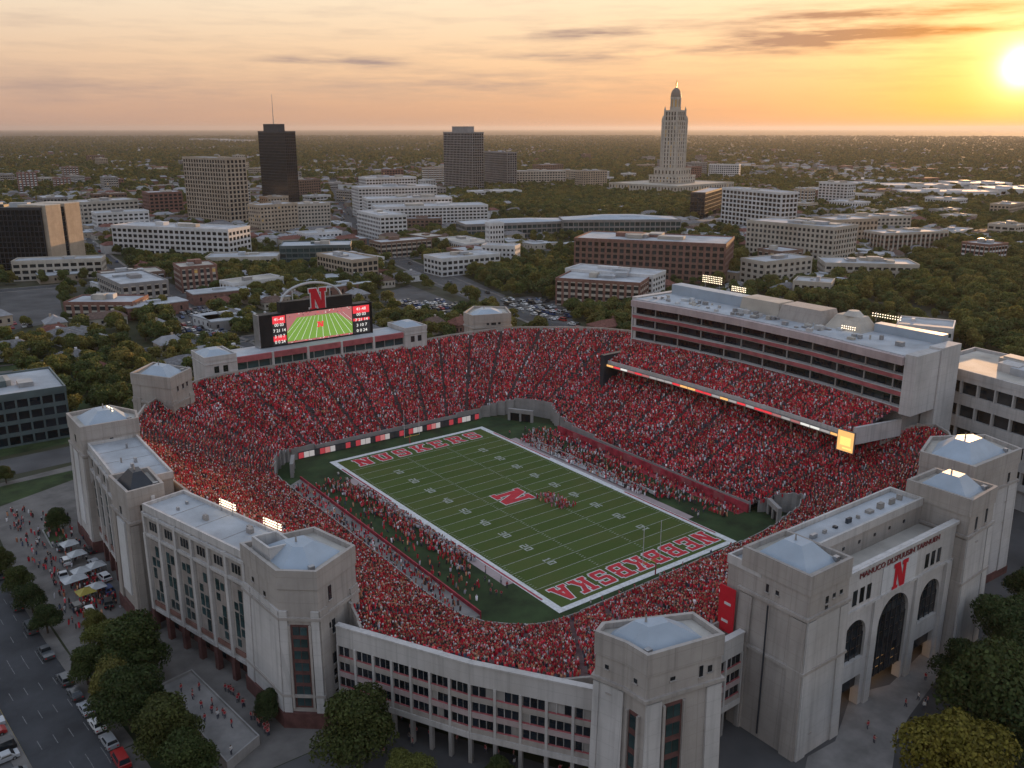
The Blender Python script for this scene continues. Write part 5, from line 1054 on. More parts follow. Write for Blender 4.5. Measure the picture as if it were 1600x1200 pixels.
# ------------------------------------------------------------------ roads through the city
AV = [(148, 120), (160, 190), (187, 324), (226, 505), (300, 690), (465, 1057), (760, 1700), (1500, 3200)]
road('avenue', AV, 17, 4, yellow=True)
road('side_street', [(8, 150), (4, 262), (18, 484), (30, 620), (60, 900), (100, 1500)], 11, 2)
road('cross_street', [(-160, 250), (60, 236), (150, 232), (320, 190), (480, 120)], 10, 2, z=.02)
road('cross_street', [(-120, 470), (100, 455), (222, 440), (420, 400), (700, 300)], 11, 2, z=.02)
ROADS = [(AV, 12), ([(8, 150), (4, 262), (18, 484), (30, 620), (60, 900), (100, 1500)], 8), ([(-160, 250), (60, 236), (150, 232), (320, 190), (480, 120)], 7), ([(-120, 470), (100, 455), (222, 440), (420, 400), (700, 300)], 8), ([tuple(p) for p in WS], 10)]
LOTS = []
def parkinglot(poly, z=.014):
    P_ = ccw([G(u, v)[:2] for u, v in poly]); b = MB(); b.poly([(*p, z) for p in P_], 'asphalt_pale'); struct(b, 'parking_lot'); LOTS.append(P_)
parkinglot([(580, 465), (640, 445), (740, 485), (700, 505)]); parkinglot([(640, 430), (700, 420), (790, 462), (760, 480)], .016); parkinglot([(215, 455), (260, 440), (350, 480), (300, 500)], .016); parkinglot([(0, 455), (90, 450), (100, 500), (0, 520)]); parkinglot([(260, 500), (330, 490), (360, 530), (280, 545)]); parkinglot([(985, 480), (1050, 455), (1110, 452), (1030, 492)] if False else [(770, 470), (850, 500), (905, 512), (880, 480), (830, 462)], .018)

# ------------------------------------------------------------------ trees
def inpoly(x, y, P_):
    c = False; n = len(P_); j = n-1
    for i in range(n):
        xi, yi, xj, yj = P_[i][0], P_[i][1], P_[j][0], P_[j][1]
        if (yi > y) != (yj > y) and x < (xj-xi)*(y-yi)/(yj-yi)+xi: c = not c
        j = i
    return c
FB_ = [(min(p[0] for p in P_), max(p[0] for p in P_), min(p[1] for p in P_), max(p[1] for p in P_), offset(ccw(P_), 3.0)) for P_ in FOOT]
STAD = [(-112, -64), (-60, -122), (60, -122), (118, -112), (140, -100), (140, 60), (90, 112), (-60, 116), (-104, 60)]
def blocked(x, y, r=3.0, lots=True):
    if inpoly(x, y, STAD): return True
    for a, b, c, d, P_ in FB_:
        if a-4-r < x < b+4+r and c-4-r < y < d+4+r and inpoly(x, y, P_): return True
    for R, w in ROADS:
        for p, q in zip(R[:-1], R[1:]):
            ex, ey = q[0]-p[0], q[1]-p[1]; t = max(0, min(1, ((x-p[0])*ex+(y-p[1])*ey)/(ex*ex+ey*ey)))
            if (x-p[0]-t*ex)**2+(y-p[1]-t*ey)**2 < (w+r*.2)**2: return True
    if lots:
        for P_ in LOTS:
            if inpoly(x, y, P_): return True
    return False
def crown_mesh(name, R, Hc, nl, leaf, lobes, seed, m, z0):
    """leaf quads spread over and through the lobes of a crown"""
    g_ = np.random.default_rng(seed); C = []; 
    for k in range(lobes):
        a = 2*math.pi*k/lobes+g_.uniform(-.5, .5); rr = R*g_.uniform(.25, .62) if k > lobes*.25 else R*g_.uniform(0, .25)
        C.append((rr*math.cos(a), rr*math.sin(a), z0+Hc*g_.uniform(.25, .85)*(1-.35*rr/R), R*g_.uniform(.30, .46)))
    C.append((0, 0, z0+Hc*.62, R*.5)); C = np.array(C); w = C[:, 3]**2; ix = g_.choice(len(C), nl, p=w/w.sum())
    d = g_.normal(size=(nl, 3)); d /= np.linalg.norm(d, axis=1)[:, None]; d[:, 2] = np.where(d[:, 2] < -.45, -d[:, 2], d[:, 2])
    rad = C[ix, 3]*(1-.42*g_.random(nl)**2.2)*g_.uniform(.9, 1.1, nl); c = C[ix, :3]+d*rad[:, None]*[1, 1, .85]
    nrm = d+g_.normal(size=(nl, 3))*.55; nrm /= np.linalg.norm(nrm, axis=1)[:, None]
    t = np.cross(nrm, g_.normal(size=(nl, 3))); t /= np.linalg.norm(t, axis=1)[:, None]; b = np.cross(nrm, t); s = leaf*g_.uniform(.6, 1.25, nl)[:, None]
    V = np.stack([c-t*s*.5, c-b*s*.36, c+t*s*.5, c+b*s*.36], 1).reshape(-1, 3); F_ = np.arange(nl*4).reshape(-1, 4)
    me = bpy.data.meshes.new(name); me.vertices.add(nl*4); me.vertices.foreach_set('co', V.reshape(-1)); me.loops.add(nl*4); me.loops.foreach_set('vertex_index', F_.reshape(-1).astype(np.int32)); me.polygons.add(nl)
    me.polygons.foreach_set('loop_start', np.arange(0, nl*4, 4, dtype=np.int32)); me.polygons.foreach_set('loop_total', np.full(nl, 4, np.int32)); me.update(calc_edges=True); me.materials.append(M[m]); return me
def trunk_mesh(H, r, seed, R):
    b = MB(); rd = random.Random(seed); b.tube((0, 0, -.1), (.1, .05, H*.5), r, 'bark', 7, r*.7)
    for k in range(5): a = 2*math.pi*k/5+rd.uniform(-.3, .3); b.tube((.1, .05, H*(.34+.03*k)), (R*.45*math.cos(a), R*.45*math.sin(a), H*rd.uniform(.62, .8)), r*.5, 'bark', 5, r*.15)
    me = bpy.data.meshes.new('trunk'); me.from_pydata(b.v, [], b.f); me.materials.append(M['bark']); return me
NEAR = [(crown_mesh('crown', 5.4, 9.0, 15000, .40, 17, 10+k, m, .9), trunk_mesh(9.5, .30, k, 5)) for k, m in enumerate(('leaf_dark', 'leaf_dark', 'leaf', 'leaf_gold'))]
MID = [(crown_mesh('crown', 4.8+.5*(k % 3), 7.5+k % 2, 1500, .95, 10+k % 3, 40+k, 'leaf', .8), trunk_mesh(9, .28, k, 4.6)) for k in range(5)]
def tree(x, y, s, proto, label, group, rz=None, name='tree', sz=None):
    t = thing(name, label, 'tree', (x, y, 0), group); t.rotation_euler[2] = random.uniform(0, 6.28) if rz is None else rz; t.scale = (s, s, s*(sz or random.uniform(.9, 1.1)))
    for nm, me in (('crown', proto[0]), ('trunk', proto[1])): o = bpy.data.objects.new(nm, me); COL.objects.link(o); o.parent = t
    return t
FG = [  # (photo position of the foot, scale, kind of crown, label)
 (560, 1200, 1.45, 0, 'big dark tree before the colonnade, lower centre'), (418, 1128, .66, 1, 'small leafy tree beside the near west tower'), (222, 1062, 1.55, 1, 'largest dark tree on the lawn before the near west wing'), (178, 1030, .95, 2, 'dark tree at the far end of the west lawn'),
 (138, 1070, .85, 1, 'smaller dark tree by the street kerb'), (205, 1140, 1.25, 0, 'dark spreading tree on the lawn by the street'), (262, 1190, 1.3, 1, 'low dark tree at the bottom edge of the lawn'), (185, 1105, 1.0, 2, 'rounded dark tree in the middle of the lawn'), (300, 1240, 1.1, 0, 'dark tree cut by the bottom edge beside the terrace'),
 (75, 990, .72, 1, 'street tree nearest the lawn on the west pavement'), (52, 958, .72, 0, 'street tree second along the west pavement'), (28, 930, .75, 1, 'street tree third along the west pavement'), (2, 900, .8, 0, 'street tree at the left edge of the west pavement'), (-30, 860, .8, 2, 'street tree beyond the left edge'),
 (90, 832, .75, 1, 'dark conical tree on the planted island by the far west tower'), (640, 1235, .8, 2, 'low tree at the bottom edge before the colonnade'), (780, 1225, .55, 1, 'small shrub-like tree at the bottom edge near the massive tower'), (930, 1232, .45, 2, 'small bush at the foot of the massive near tower'),
 (1468, 1262, 1.75, 3, 'golden green tree at the bottom right'), (1530, 1160, 1.9, 0, 'large dark tree right of the gate plaza'), (1600, 1120, 1.9, 1, 'dark tree at the right edge by the gate'), (1575, 1040, 1.5, 2, 'leafy dark tree beside the right gate tower'), (1612, 960, 1.35, 1, 'dark tree at the right edge below the twin-roofed tower'),
 (1640, 1220, 2.0, 0, 'dark tree in the bottom right corner'), (1500, 1085, 1.1, 0, 'dark tree nearest the right gate tower'), (1660, 900, 1.2, 2, 'tree beyond the right edge'), (1610, 1030, 1.3, 2, 'leafy tree at the right edge halfway up the wood'), (10, 755, .6, 1, 'small tree by the cross street at the left edge'),
 (150, 985, .5, 2, 'small round tree at the corner of the street pavement'), (1650, 1080, 1.8, 1, 'dark tree just past the right edge')]
for u, v, s, k, lab in FG:
    p = G(u, v); tree(p[0], p[1], s, NEAR[k], lab, 'foreground trees')
REG = [  # photo outline of a wooded area on the ground, spacing, label, group
 ([(-60, 575), (0, 556), (90, 535), (200, 545), (235, 560), (222, 640), (112, 640), (108, 600), (60, 590)], 8.0, 'tree in the dense wood left of the stadium', 'trees in the left wood'),
 ([(205, 485), (290, 462), (400, 505), (415, 530), (330, 575), (300, 575), (235, 545)], 8.5, 'tree in the grove left of the video board', 'trees in the grove by the video board'),
 ([(165, 412), (330, 418), (430, 424), (560, 416), (600, 448), (520, 470), (400, 476), (300, 455), (200, 452)], 9.5, 'tree in the belt below the long white office', 'trees below the white office'),
 ([(600, 404), (630, 368), (740, 360), (765, 392), (750, 418), (680, 432), (640, 425)], 10, 'tree in the park left of the castle-like house', 'trees left of the castle house'),
 ([(690, 440), (760, 412), (890, 420), (900, 480), (830, 470)], 10, 'tree in the park between the avenue and the terraced brick block', 'trees right of the avenue'),
 ([(575, 505), (640, 490), (720, 478), (780, 500), (720, 520), (640, 520)], 8.5, 'tree behind the north rim of the stadium', 'trees behind the north rim'),
 ([(820, 492), (990, 480), (1000, 520), (985, 528), (880, 520)], 8.5, 'tree between the north rim and the terraced brick block', 'trees below the brick block'),
 ([(1400, 425), (1490, 385), (1600, 345), (1700, 350), (1700, 560), (1600, 575), (1500, 545), (1495, 500), (1400, 470), (1300, 480), (1235, 470), (1300, 446)], 11, 'tree in the wide wood right of the press box', 'trees in the right wood'),
 ([(1150, 440), (1240, 430), (1300, 470), (1400, 500), (1380, 505), (1240, 480)], 10, 'tree directly behind the press box roof', 'trees behind the press box'),
 ([(800, 310), (950, 304), (1000, 318), (1100, 316), (1130, 340), (1080, 350), (1000, 340), (900, 345), (820, 338), (780, 318)], 14, 'tree in the park around the capitol', 'trees around the capitol'),
 ([(1040, 380), (1160, 365), (1165, 420), (1150, 440), (1060, 430)] , 12, 'tree beside the big brick office', 'trees beside the brick office'),
 ([(508, 290), (535, 292), (560, 345), (600, 420), (588, 440), (556, 380), (520, 330)], 10, 'tree in the row along the avenue', 'avenue trees'),
 ([(1430, 330), (1600, 312), (1700, 315), (1700, 350), (1480, 385)], 16, 'tree in the far part of the right wood', 'trees in the far right wood')]
cand = []; OCC = set()
def scat(poly, sp, lab, grp, jit=.4):
    P_ = ccw([G(u, v)[:2] for u, v in poly]); x0, x1 = min(p[0] for p in P_), max(p[0] for p in P_); y0, y1 = min(p[1] for p in P_), max(p[1] for p in P_); row = 0; y = y0
    while y < y1:
        x = x0+(row % 2)*sp/2
        while x < x1:
            a, b = x+random.uniform(-jit, jit)*sp, y+random.uniform(-jit, jit)*sp
            if inpoly(a, b, P_) and not blocked(a, b): cand.append((a, b, random.uniform(.75, 1.25)*min(1.25, sp/9.0), lab, grp))
            x += sp
        y += sp*.87; row += 1
for r_ in REG: scat(*r_)
# loose trees over the rest of the town
HOUSES = []
def hashn(x, y, s): return math.sin(x*.013*s+1.3)*math.cos(y*.011*s-.4)+.6*math.sin((x+y)*.021*s)
for k in range(16000):
    r = math.sqrt(random.uniform(170**2, 1500**2)); a = math.radians(random.uniform(-8, 78)); x, y = CAM[0]+r*math.sin(a), CAM[1]+r*math.cos(a)
    if blocked(x, y) or (y < 128 and x < 0) or (y < 60 and x < 150 and y < -60): continue
    f = hashn(x, y, 1.0); key = (int(x//11), int(y//11))
    if key in OCC: continue
    OCC.add(key)
    if f > .05 or random.random() < .80: cand.append((x, y, random.uniform(.7, 1.2), 'tree scattered among the town streets', 'town trees'))
    elif y > 130 and r < 1500: HOUSES.append((x, y, r))
def inview(x, y, z=4, mg=60):
    d = np.array([x, y, z])-CAM
    if d@CF < 5: return False
    u, v = PX((x, y, z)); return -mg < u < 1600+mg and -mg < v < 1200+mg
cand = [c for c in cand]; vis = sorted([c for c in cand if inview(c[0], c[1])], key=lambda c: -c[2]/math.hypot(c[0]-CAM[0], c[1]-CAM[1]))
big = vis[:300-len(FG)]; bs_ = set(id(c) for c in big)
LATE = [(c, tree(c[0], c[1], c[2], random.choice(MID), c[3], c[4])) for c in big]
rest = [c for c in cand if id(c) not in bs_]
# the remaining trees: one mass, drawn from the same crowns
protoc = bpy.data.collections.new('tree_kinds')
for k, (cm, tm) in enumerate(MID):
    o = bpy.data.objects.new('wood_kind', cm); protoc.objects.link(o)
farc = bpy.data.collections.new('far_tree_kinds')
for k in range(4): o = bpy.data.objects.new('far_wood_kind', crown_mesh('far_crown', 6.5, 8.5, 130, 3.4, 6, 90+k, 'leaf', .5)); farc.objects.link(o)
def scatter_object(name, pts, coll, label):
    me = bpy.data.meshes.new(name); me.from_pydata([(p[0], p[1], 0) for p in pts], [], [])
    a = me.attributes.new('size', 'FLOAT', 'POINT'); a.data.foreach_set('value', [p[2] for p in pts]); r = me.attributes.new('turn', 'FLOAT', 'POINT'); r.data.foreach_set('value', rng.uniform(0, 6.28, len(pts)))
    o = bpy.data.objects.new(name, me); COL.objects.link(o); tag(o, label, 'woodland', None, 'stuff')
    ng = bpy.data.node_groups.new(name, 'GeometryNodeTree'); ng.interface.new_socket('Geometry', in_out='INPUT', socket_type='NodeSocketGeometry'); ng.interface.new_socket('Geometry', in_out='OUTPUT', socket_type='NodeSocketGeometry'); N = ng.nodes; L = ng.links
    gi, go = N.new('NodeGroupInput'), N.new('NodeGroupOutput'); ip = N.new('GeometryNodeInstanceOnPoints'); ci = N.new('GeometryNodeCollectionInfo'); ci.inputs[0].default_value = coll; ci.inputs[1].default_value = True; ci.inputs[2].default_value = True
    L.new(gi.outputs[0], ip.inputs['Points']); L.new(ci.outputs[0], ip.inputs['Instance']); ip.inputs['Pick Instance'].default_value = True
    na = N.new('GeometryNodeInputNamedAttribute'); na.data_type = 'FLOAT'; na.inputs[0].default_value = 'size'; nr = N.new('GeometryNodeInputNamedAttribute'); nr.data_type = 'FLOAT'; nr.inputs[0].default_value = 'turn'
    cx = N.new('ShaderNodeCombineXYZ'); L.new(nr.outputs[0], cx.inputs[2]); L.new(cx.outputs[0], ip.inputs['Rotation']); L.new(na.outputs[0], ip.inputs['Scale']); L.new(ip.outputs[0], go.inputs[0])
    md = o.modifiers.new('scatter', 'NODES'); md.node_group = ng; return o
scatter_object('woodland', rest, protoc, 'dense green woods and street trees through the town')
far = []
while len(far) < 52000:
    r = 1100+(13000-1100)*rng.random(20000)**1.9; a = np.radians(rng.uniform(-6, 78, 20000)); X, Y = CAM[0]+r*np.sin(a), CAM[1]+r*np.cos(a)
    f = np.sin(X*.0031+1)*np.cos(Y*.0027)+.7*np.sin((X-Y)*.0052+2)+.5*np.sin(X*.011)*np.sin(Y*.009)
    k = (f+rng.normal(0, .5, 20000) > -.35)|(r > 2600)&(rng.random(20000) < .6)
    for x, y, rr in zip(X[k], Y[k], r[k]):
        if rr < 1900 and blocked(x, y): continue
        far.append((x, y, random.uniform(.7, 1.25)*(1+.35*min(1, (rr-1100)/3000))))
scatter_object('far_woods', far[:52000], farc, 'wooded plain stretching to the horizon')

# ------------------------------------------------------------------ houses
WALLC = ['white_wall', 'stone_pale', 'brick', 'stone_tan', 'grey_wall', 'white_wall']
mat('shingle_grey', (.17, .165, .17), .9, .2, .8); mat('shingle_brown', (.13, .085, .07), .9, .2, .8); mat('shingle_red', (.17, .07, .055), .9, .2, .8); mat('shingle_pale', (.27, .27, .285), .8, .1, .4)
ROOFC = ['shingle_grey', 'shingle_brown', 'shingle_red', 'shingle_pale', 'shingle_pale', 'shingle_grey']
def house_geo(w, d, h, rh, flat):
    wl, rf = MB(), MB(); wl.box(-w/2, w/2, -d/2, d/2, -.1, h, 'white_wall')
    if flat: rf.box(-w/2-.2, w/2+.2, -d/2-.2, d/2+.2, h, h+.5, 'white_wall'); rf.box(-w*.1, w*.12, -d*.1, d*.1, h+.5, h+1.7, 'white_wall')
    else:
        e = .5; A = [(-w/2-e, -d/2-e, h), (w/2+e, -d/2-e, h), (w/2+e, d/2+e, h), (-w/2-e, d/2+e, h)]; rf.hexa(A, [(-w*.28, 0-.05, h+rh), (w*.28, -.05, h+rh), (w*.28, .05, h+rh), (-w*.28, .05, h+rh)], 'white_wall')
        wl.box(w*.18, w*.26, d*.1, d*.2, h, h+rh+.6, 'white_wall')
    wn = MB()
    for s in (-1, 1):
        for k in range(4):
            x = -w/2+w*(k+.5)/4; wn.box(x-.6, x+.6, s*(d/2-.05)-.08, s*(d/2-.05)+.08, h*.35, h*.7, 'glass')
            y = -d/2+d*(k+.5)/4; wn.box(s*(w/2-.05)-.08, s*(w/2-.05)+.08, y-.5, y+.5, h*.35, h*.7, 'glass')
    out = []
    for b in (wl, rf, wn):
        me = bpy.data.meshes.new('house_mesh'); me.from_pydata(b.v, [], b.f); out.append(me)
    return out
HP = {}
for i, (w, d, h, rh, fl) in enumerate([(13, 9, 4.2, 2.8, 0), (16, 10, 5.6, 3.0, 0), (11, 10, 5.0, 3.2, 0), (26, 18, 5, 0, 1), (34, 16, 6.5, 0, 1), (20, 12, 4.4, 2.6, 0)]):
    base = house_geo(w, d, h, rh, fl)
    for j in range(6):
        ms = [base[0].copy(), base[1].copy(), base[2]]; ms[0].materials.append(M[WALLC[j]]); ms[1].materials.append(M['roof_grey'] if fl else M[ROOFC[j]])
        if not ms[2].materials: ms[2].materials.append(M['glass'])
        HP[i, j] = ms
WORD = {'white_wall': 'white', 'stone_pale': 'cream', 'brick': 'brick', 'stone_tan': 'tan', 'grey_wall': 'grey'}; RWORD = dict(zip(ROOFC, ('grey', 'brown', 'reddish', 'pale', 'pale', 'grey')))
LAND = [('the dark glass office block', G(80, 428)), ('the grey concrete tower', G(330, 355)), ('the black skyscraper', G(435, 330)), ('the long white office', G(265, 396)), ('the stepped white complex', G(660, 362)), ('the tall apartment tower', G(720, 300)), ('the castle-like house', G(778, 414)), ('the long glass hall', G(900, 374)), ('the big brick office', G(1020, 430)), ('the capitol', G(1049, 300)), ('the broad tan office', G(1236, 402)), ('the cream school block', G(1360, 440)), ('the small tan office', G(1430, 396)), ('the teal glass office', G(490, 412)), ('the brick house row', G(150, 498)), ('the video board', G(495, 560)), ('the north rim tower', G(762, 520)), ('the terraced brick block', G(940, 476)), ('the white office behind the press box', G(1445, 545)), ('the dark teal office', G(50, 685))]
def near(x, y): return min(LAND, key=lambda l: (l[1][0]-x)**2+(l[1][1]-y)**2)[0]
HOUSES.sort(key=lambda h: h[2]); hv = [h for h in HOUSES if inview(h[0], h[1], 3, 30)]
nh = 0
for t, c, adj, nf, w_ in CITY: t['label'] = '%s %d-storey %s block with flat roof near %s' % (adj, nf, 'long' if w_ > 36 else 'compact', near(c[0], c[1])); t['group'] = 'town blocks'
for c, t in LATE:
    a = 'small ' if c[2] < .85 else 'tall broad ' if c[2] > 1.12 else 'mid-sized '
    t['label'] = a+(c[3] if 'scattered' not in c[3] else 'street tree near '+near(c[0], c[1]))
for x, y, r in hv[:300]:
    i = random.choice([0, 0, 1, 2, 5, 3, 4]) if r > 350 else random.choice([0, 1, 2, 5]); j = random.randrange(6)
    fl = i in (3, 4); u, v = PX((x, y, 0)); side = 'left of the avenue' if x < 150+.4*y-60 else 'right of the avenue'
    t = thing('shop' if fl else 'house', '%s walled %s %s %s' % (WORD[WALLC[j]], 'flat-roofed shop' if fl else 'house with %s hipped roof' % RWORD[ROOFC[j]], 'near', near(x, y)), 'shop' if fl else 'house', (x, y, 0), 'shops in the town' if fl else 'houses in the town')
    t.rotation_euler[2] = math.radians(random.choice([0, 90])+random.uniform(-4, 12))
    for nm, me in zip(('wall', 'roof', 'window_glass'), HP[i, j]):
        o = bpy.data.objects.new(nm, me); COL.objects.link(o); o.parent = t
        if nm == 'window_glass': o['kind'] = 'stuff'
# far rooftops: too many and too small to count
V, Fc, Mi = [], [], []; fr = MB(); n_ = 0
while n_ < 3300:
    r = 820+4400*random.random()**1.3; a = math.radians(random.uniform(-6, 78)); x, y = CAM[0]+r*math.sin(a), CAM[1]+r*math.cos(a)
    f = math.sin(x*.0031+1)*math.cos(y*.0027)+.7*math.sin((x-y)*.0052+2)+.5*math.sin(x*.011)*math.sin(y*.009)
    if f+random.gauss(0, .5) > (.35 if r < 2600 else -.55) or (r < 1700 and blocked(x, y)): continue
    w, d, h = random.uniform(9, 22), random.uniform(8, 16), random.uniform(4, 8)
    if random.random() < .06: w, d, h = w*2.2, d*1.8, h*1.4
    fr.box(x-w/2, x+w/2, y-d/2, y+d/2, 0, h, random.choice(WALLC)); e = .4
    rm = random.choice(ROOFC+['shingle_brown', 'shingle_grey'])
    fr.hexa([(x-w/2-e, y-d/2-e, h), (x+w/2+e, y-d/2-e, h), (x+w/2+e, y+d/2+e, h), (x-w/2-e, y+d/2+e, h)], [(x-w*.3, y-.3, h+2.6), (x+w*.3, y-.3, h+2.6), (x+w*.3, y+.3, h+2.6), (x-w*.3, y+.3, h+2.6)] if w < 24 else [(x-w/2, y-d/2, h+.8), (x+w/2, y-d/2, h+.8), (x+w/2, y+d/2, h+.8), (x-w/2, y+d/2, h+.8)], rm); n_ += 1
tag(fr.build('distant_suburb'), 'far-off roofs of the suburbs reaching toward the horizon', 'suburb', None, 'stuff')

# ------------------------------------------------------------------ cars
def car_protos():
    out = []
    for kind, (L, Wd, Hb, Ht, c0, c1, r0, r1) in {'saloon': (4.6, 1.85, .95, 1.45, -1.7, 1.0, -1.0, .35), 'sports utility car': (4.7, 1.95, 1.1, 1.75, -2.15, 1.1, -1.9, .4), 'pickup truck': (5.5, 2.0, 1.1, 1.85, -.6, 1.4, -.45, .8), 'van': (5.0, 2.0, 1.15, 2.1, -2.35, 1.9, -2.2, 1.2)}.items():
        b = MB(); h = Wd/2
        prof = [(-L/2, .35), (L/2, .35), (L/2, Hb*.72), (c1+.55, Hb), (c1, Hb), (c0, Hb), (-L/2, Hb*.94)]
        b.hexa([(x, -h, z) for x, z in prof], [(x, h, z) for x, z in prof], 'car_paint')
        b.hexa([(c0, -h*.96, Hb), (c1, -h*.96, Hb), (c1, h*.96, Hb), (c0, h*.96, Hb)], [(r0, -h*.78, Ht), (r1, -h*.78, Ht), (r1, h*.78, Ht), (r0, h*.78, Ht)], 'car_paint')
        gl_ = MB(); k = .012
        def side(y): gl_.poly([(c0*.86+c1*.14, y*h*.965, Hb+.06), (c1*.86+c0*.14, y*h*.965, Hb+.06), (r1*.9+r0*.1, y*h*.81, Ht-.1), (r0*.9+r1*.1, y*h*.81, Ht-.1)][::int(-y)], 'car_glass')
        side(-1); side(1)
        for xa, xb, s in ((c1, r1, 1), (c0, r0, -1)): gl_.poly([(xa+s*.02-(xa-xb)*.08, -h*.88, Hb+.05), (xa+s*.02-(xa-xb)*.08, h*.88, Hb+.05), (xb+s*.03+(xa-xb)*.1, h*.74, Ht-.07), (xb+s*.03+(xa-xb)*.1, -h*.74, Ht-.07)][::s], 'car_glass')
        wh = MB(); wh.tube((0, -.11, 0), (0, .11, 0), .34, 'rubber', 10); rm_ = MB(); rm_.tube((0, -.125, 0), (0, .125, 0), .19, 'steel', 8)
        hl = MB(); hl.box(-.03, .03, -.2, .2, -.09, .09, 'paint_white'); tl = MB(); tl.box(-.03, .03, -.16, .16, -.1, .1, 'red_sign'); ms = []
        for q in (b, gl_, wh, hl, tl, rm_):
            me = bpy.data.meshes.new('car_mesh'); me.from_pydata(q.v, [], q.f); me.polygons.foreach_set('material_index', q.m)
            for m in q.ml: me.materials.append(M[m])
            ms.append(me)
        al = MB(); al.v = list(b.v); al.f = list(b.f); al.m = list(b.m); al.ml = list(b.ml)
        kk = len(al.v); al.v += gl_.v; al.f += [tuple(i+kk for i in f) for f in gl_.f]; al.m += [al.mi('car_glass')]*len(gl_.f)
        for sx in (-1, 1):
            for sy in (-1, 1): al.tube((sx*L*.31, sy*h-.12, .34), (sx*L*.31, sy*h+.02, .34), .34, 'rubber', 8)
        me = bpy.data.meshes.new('car_simple'); me.from_pydata(al.v, [], al.f); me.polygons.foreach_set('material_index', al.m)
        for m in al.ml: me.materials.append(M[m])
        out.append((kind, L, Wd, Hb, ms, me))
    return out
CARS = car_protos()
CC = [('white', (.62, .62, .62)), ('silver', (.34, .35, .37)), ('black', (.015, .015, .017)), ('dark grey', (.07, .075, .08)), ('red', (.32, .02, .02)), ('blue', (.03, .06, .16)), ('white', (.62, .62, .62)), ('silver', (.4, .41, .43))]
def car(x, y, rz, where, group, detail=True, kind=None, col=None, z=.02):
    k = CARS[kind if kind is not None else random.choice([0, 0, 0, 1, 1, 2, 3])]; cn, cc = col or random.choice(CC)
    lab = '%s %s %s' % (cn, k[0], where)
    if not detail:
        o = bpy.data.objects.new('parked_car', k[5]); COL.objects.link(o); o.location = (x, y, z); o.rotation_euler[2] = rz; o.color = (*cc, 1); tag(o, lab, 'car', group); return o
    t = thing('parked_car', lab, 'car', (x, y, z), group, rz); L, Wd, Hb, ms = k[1:5]
    def part(nm, me, loc, rot=0): o = bpy.data.objects.new(nm, me); COL.objects.link(o); o.parent = t; o.location = loc; o.rotation_euler[2] = rot; o.color = (*cc, 1); return o
    part('body', ms[0], (0, 0, 0)); part('window_glass', ms[1], (0, 0, 0))
    for sx in (-1, 1):
        for sy in (-1, 1): wo = part('wheel', ms[2], (sx*L*.31, sy*(Wd/2-.06), .34)); ro = bpy.data.objects.new('rim', ms[5]); COL.objects.link(ro); ro.parent = wo
    for sy in (-1, 1): part('headlight', ms[3], (L/2, sy*Wd*.34, .62)); part('tail_light', ms[4], (-L/2, sy*Wd*.36, .72))
    return t
# row nosed in along the far side of the street (bottom left): local x runs along the kerb
def interp(P_, s):
    for a, b in zip(P_[:-1], P_[1:]):
        a, b = np.array(a, float), np.array(b, float); L = np.linalg.norm(b-a)
        if s <= L: t = (b-a)/L; return a+t*s, t
        s -= L
    return b, t
s = 30.0; i = 0
while s < 150:
    p, t = interp(WS, s); n = np.array([-t[1], t[0]])
    if 40 < s and random.random() < .93:
        c = p+n*(6.3+3.0); car(c[0], c[1], math.atan2(n[1], n[0])+(math.pi if random.random() < .5 else 0)+random.uniform(-.05, .05), 'nosed in across the street, row %s the corner' % ('near' if s < 75 else 'farther from'), 'cars nosed in along the left kerb')
    s += 2.75
s = 20.0
while s < 190:
    p, t = interp(WS, s); n = np.array([t[1], -t[0]]); c = p+n*(6.3-1.15)
    if random.random() < (.92 if s < 125 else .5): car(c[0], c[1], math.atan2(t[1], t[0]), 'parked along the kerb beside the %s' % ('lawn trees' if s < 105 else 'stadium pavement'), 'cars parked along the right kerb', col=None if s < 100 else CC[3])
    s += 6.0
for P_ in LOTS:
    x0, x1 = min(p[0] for p in P_), max(p[0] for p in P_); y0, y1 = min(p[1] for p in P_), max(p[1] for p in P_); y = y0+2; r_ = 0
    while y < y1:
        x = x0+1
        while x < x1:
            if inpoly(x, y, P_) and random.random() < .72 and len([1]) and inview(x, y, 0, 0): 
                LC = globals().setdefault('LOTCARS', []); LC.append((x, y))
            x += 2.8
        y += 5.4 if r_ % 2 == 0 else 11.0; r_ += 1
random.shuffle(LOTCARS); LOTCARS = sorted(LOTCARS, key=lambda p: math.hypot(p[0]-CAM[0], p[1]-CAM[1]))
for x, y in LOTCARS[:190]: car(x, y, math.pi/2+random.choice([0, math.pi])+random.uniform(-.04, .04), 'in the open lot near '+near(x, y), 'cars in the lots beyond the stadium', False)
for R, w in ROADS[:2]:
    s = 40.0
    while s < 900:
        p, t = interp(R, s); n = np.array([t[1], -t[0]])
        for sd in (-1, 1):
            if random.random() < .4 and inview(p[0], p[1], 0, 0) and not inpoly(p[0], p[1], STAD):
                c = p+n*sd*w*random.choice([.18, .5]); car(c[0], c[1], math.atan2(t[1], t[0])+(0 if sd > 0 else math.pi), 'on the %s near %s' % ('wide avenue' if R is AV else 'side street', near(*c)), 'cars on the city streets', False)
        s += random.uniform(12, 26)

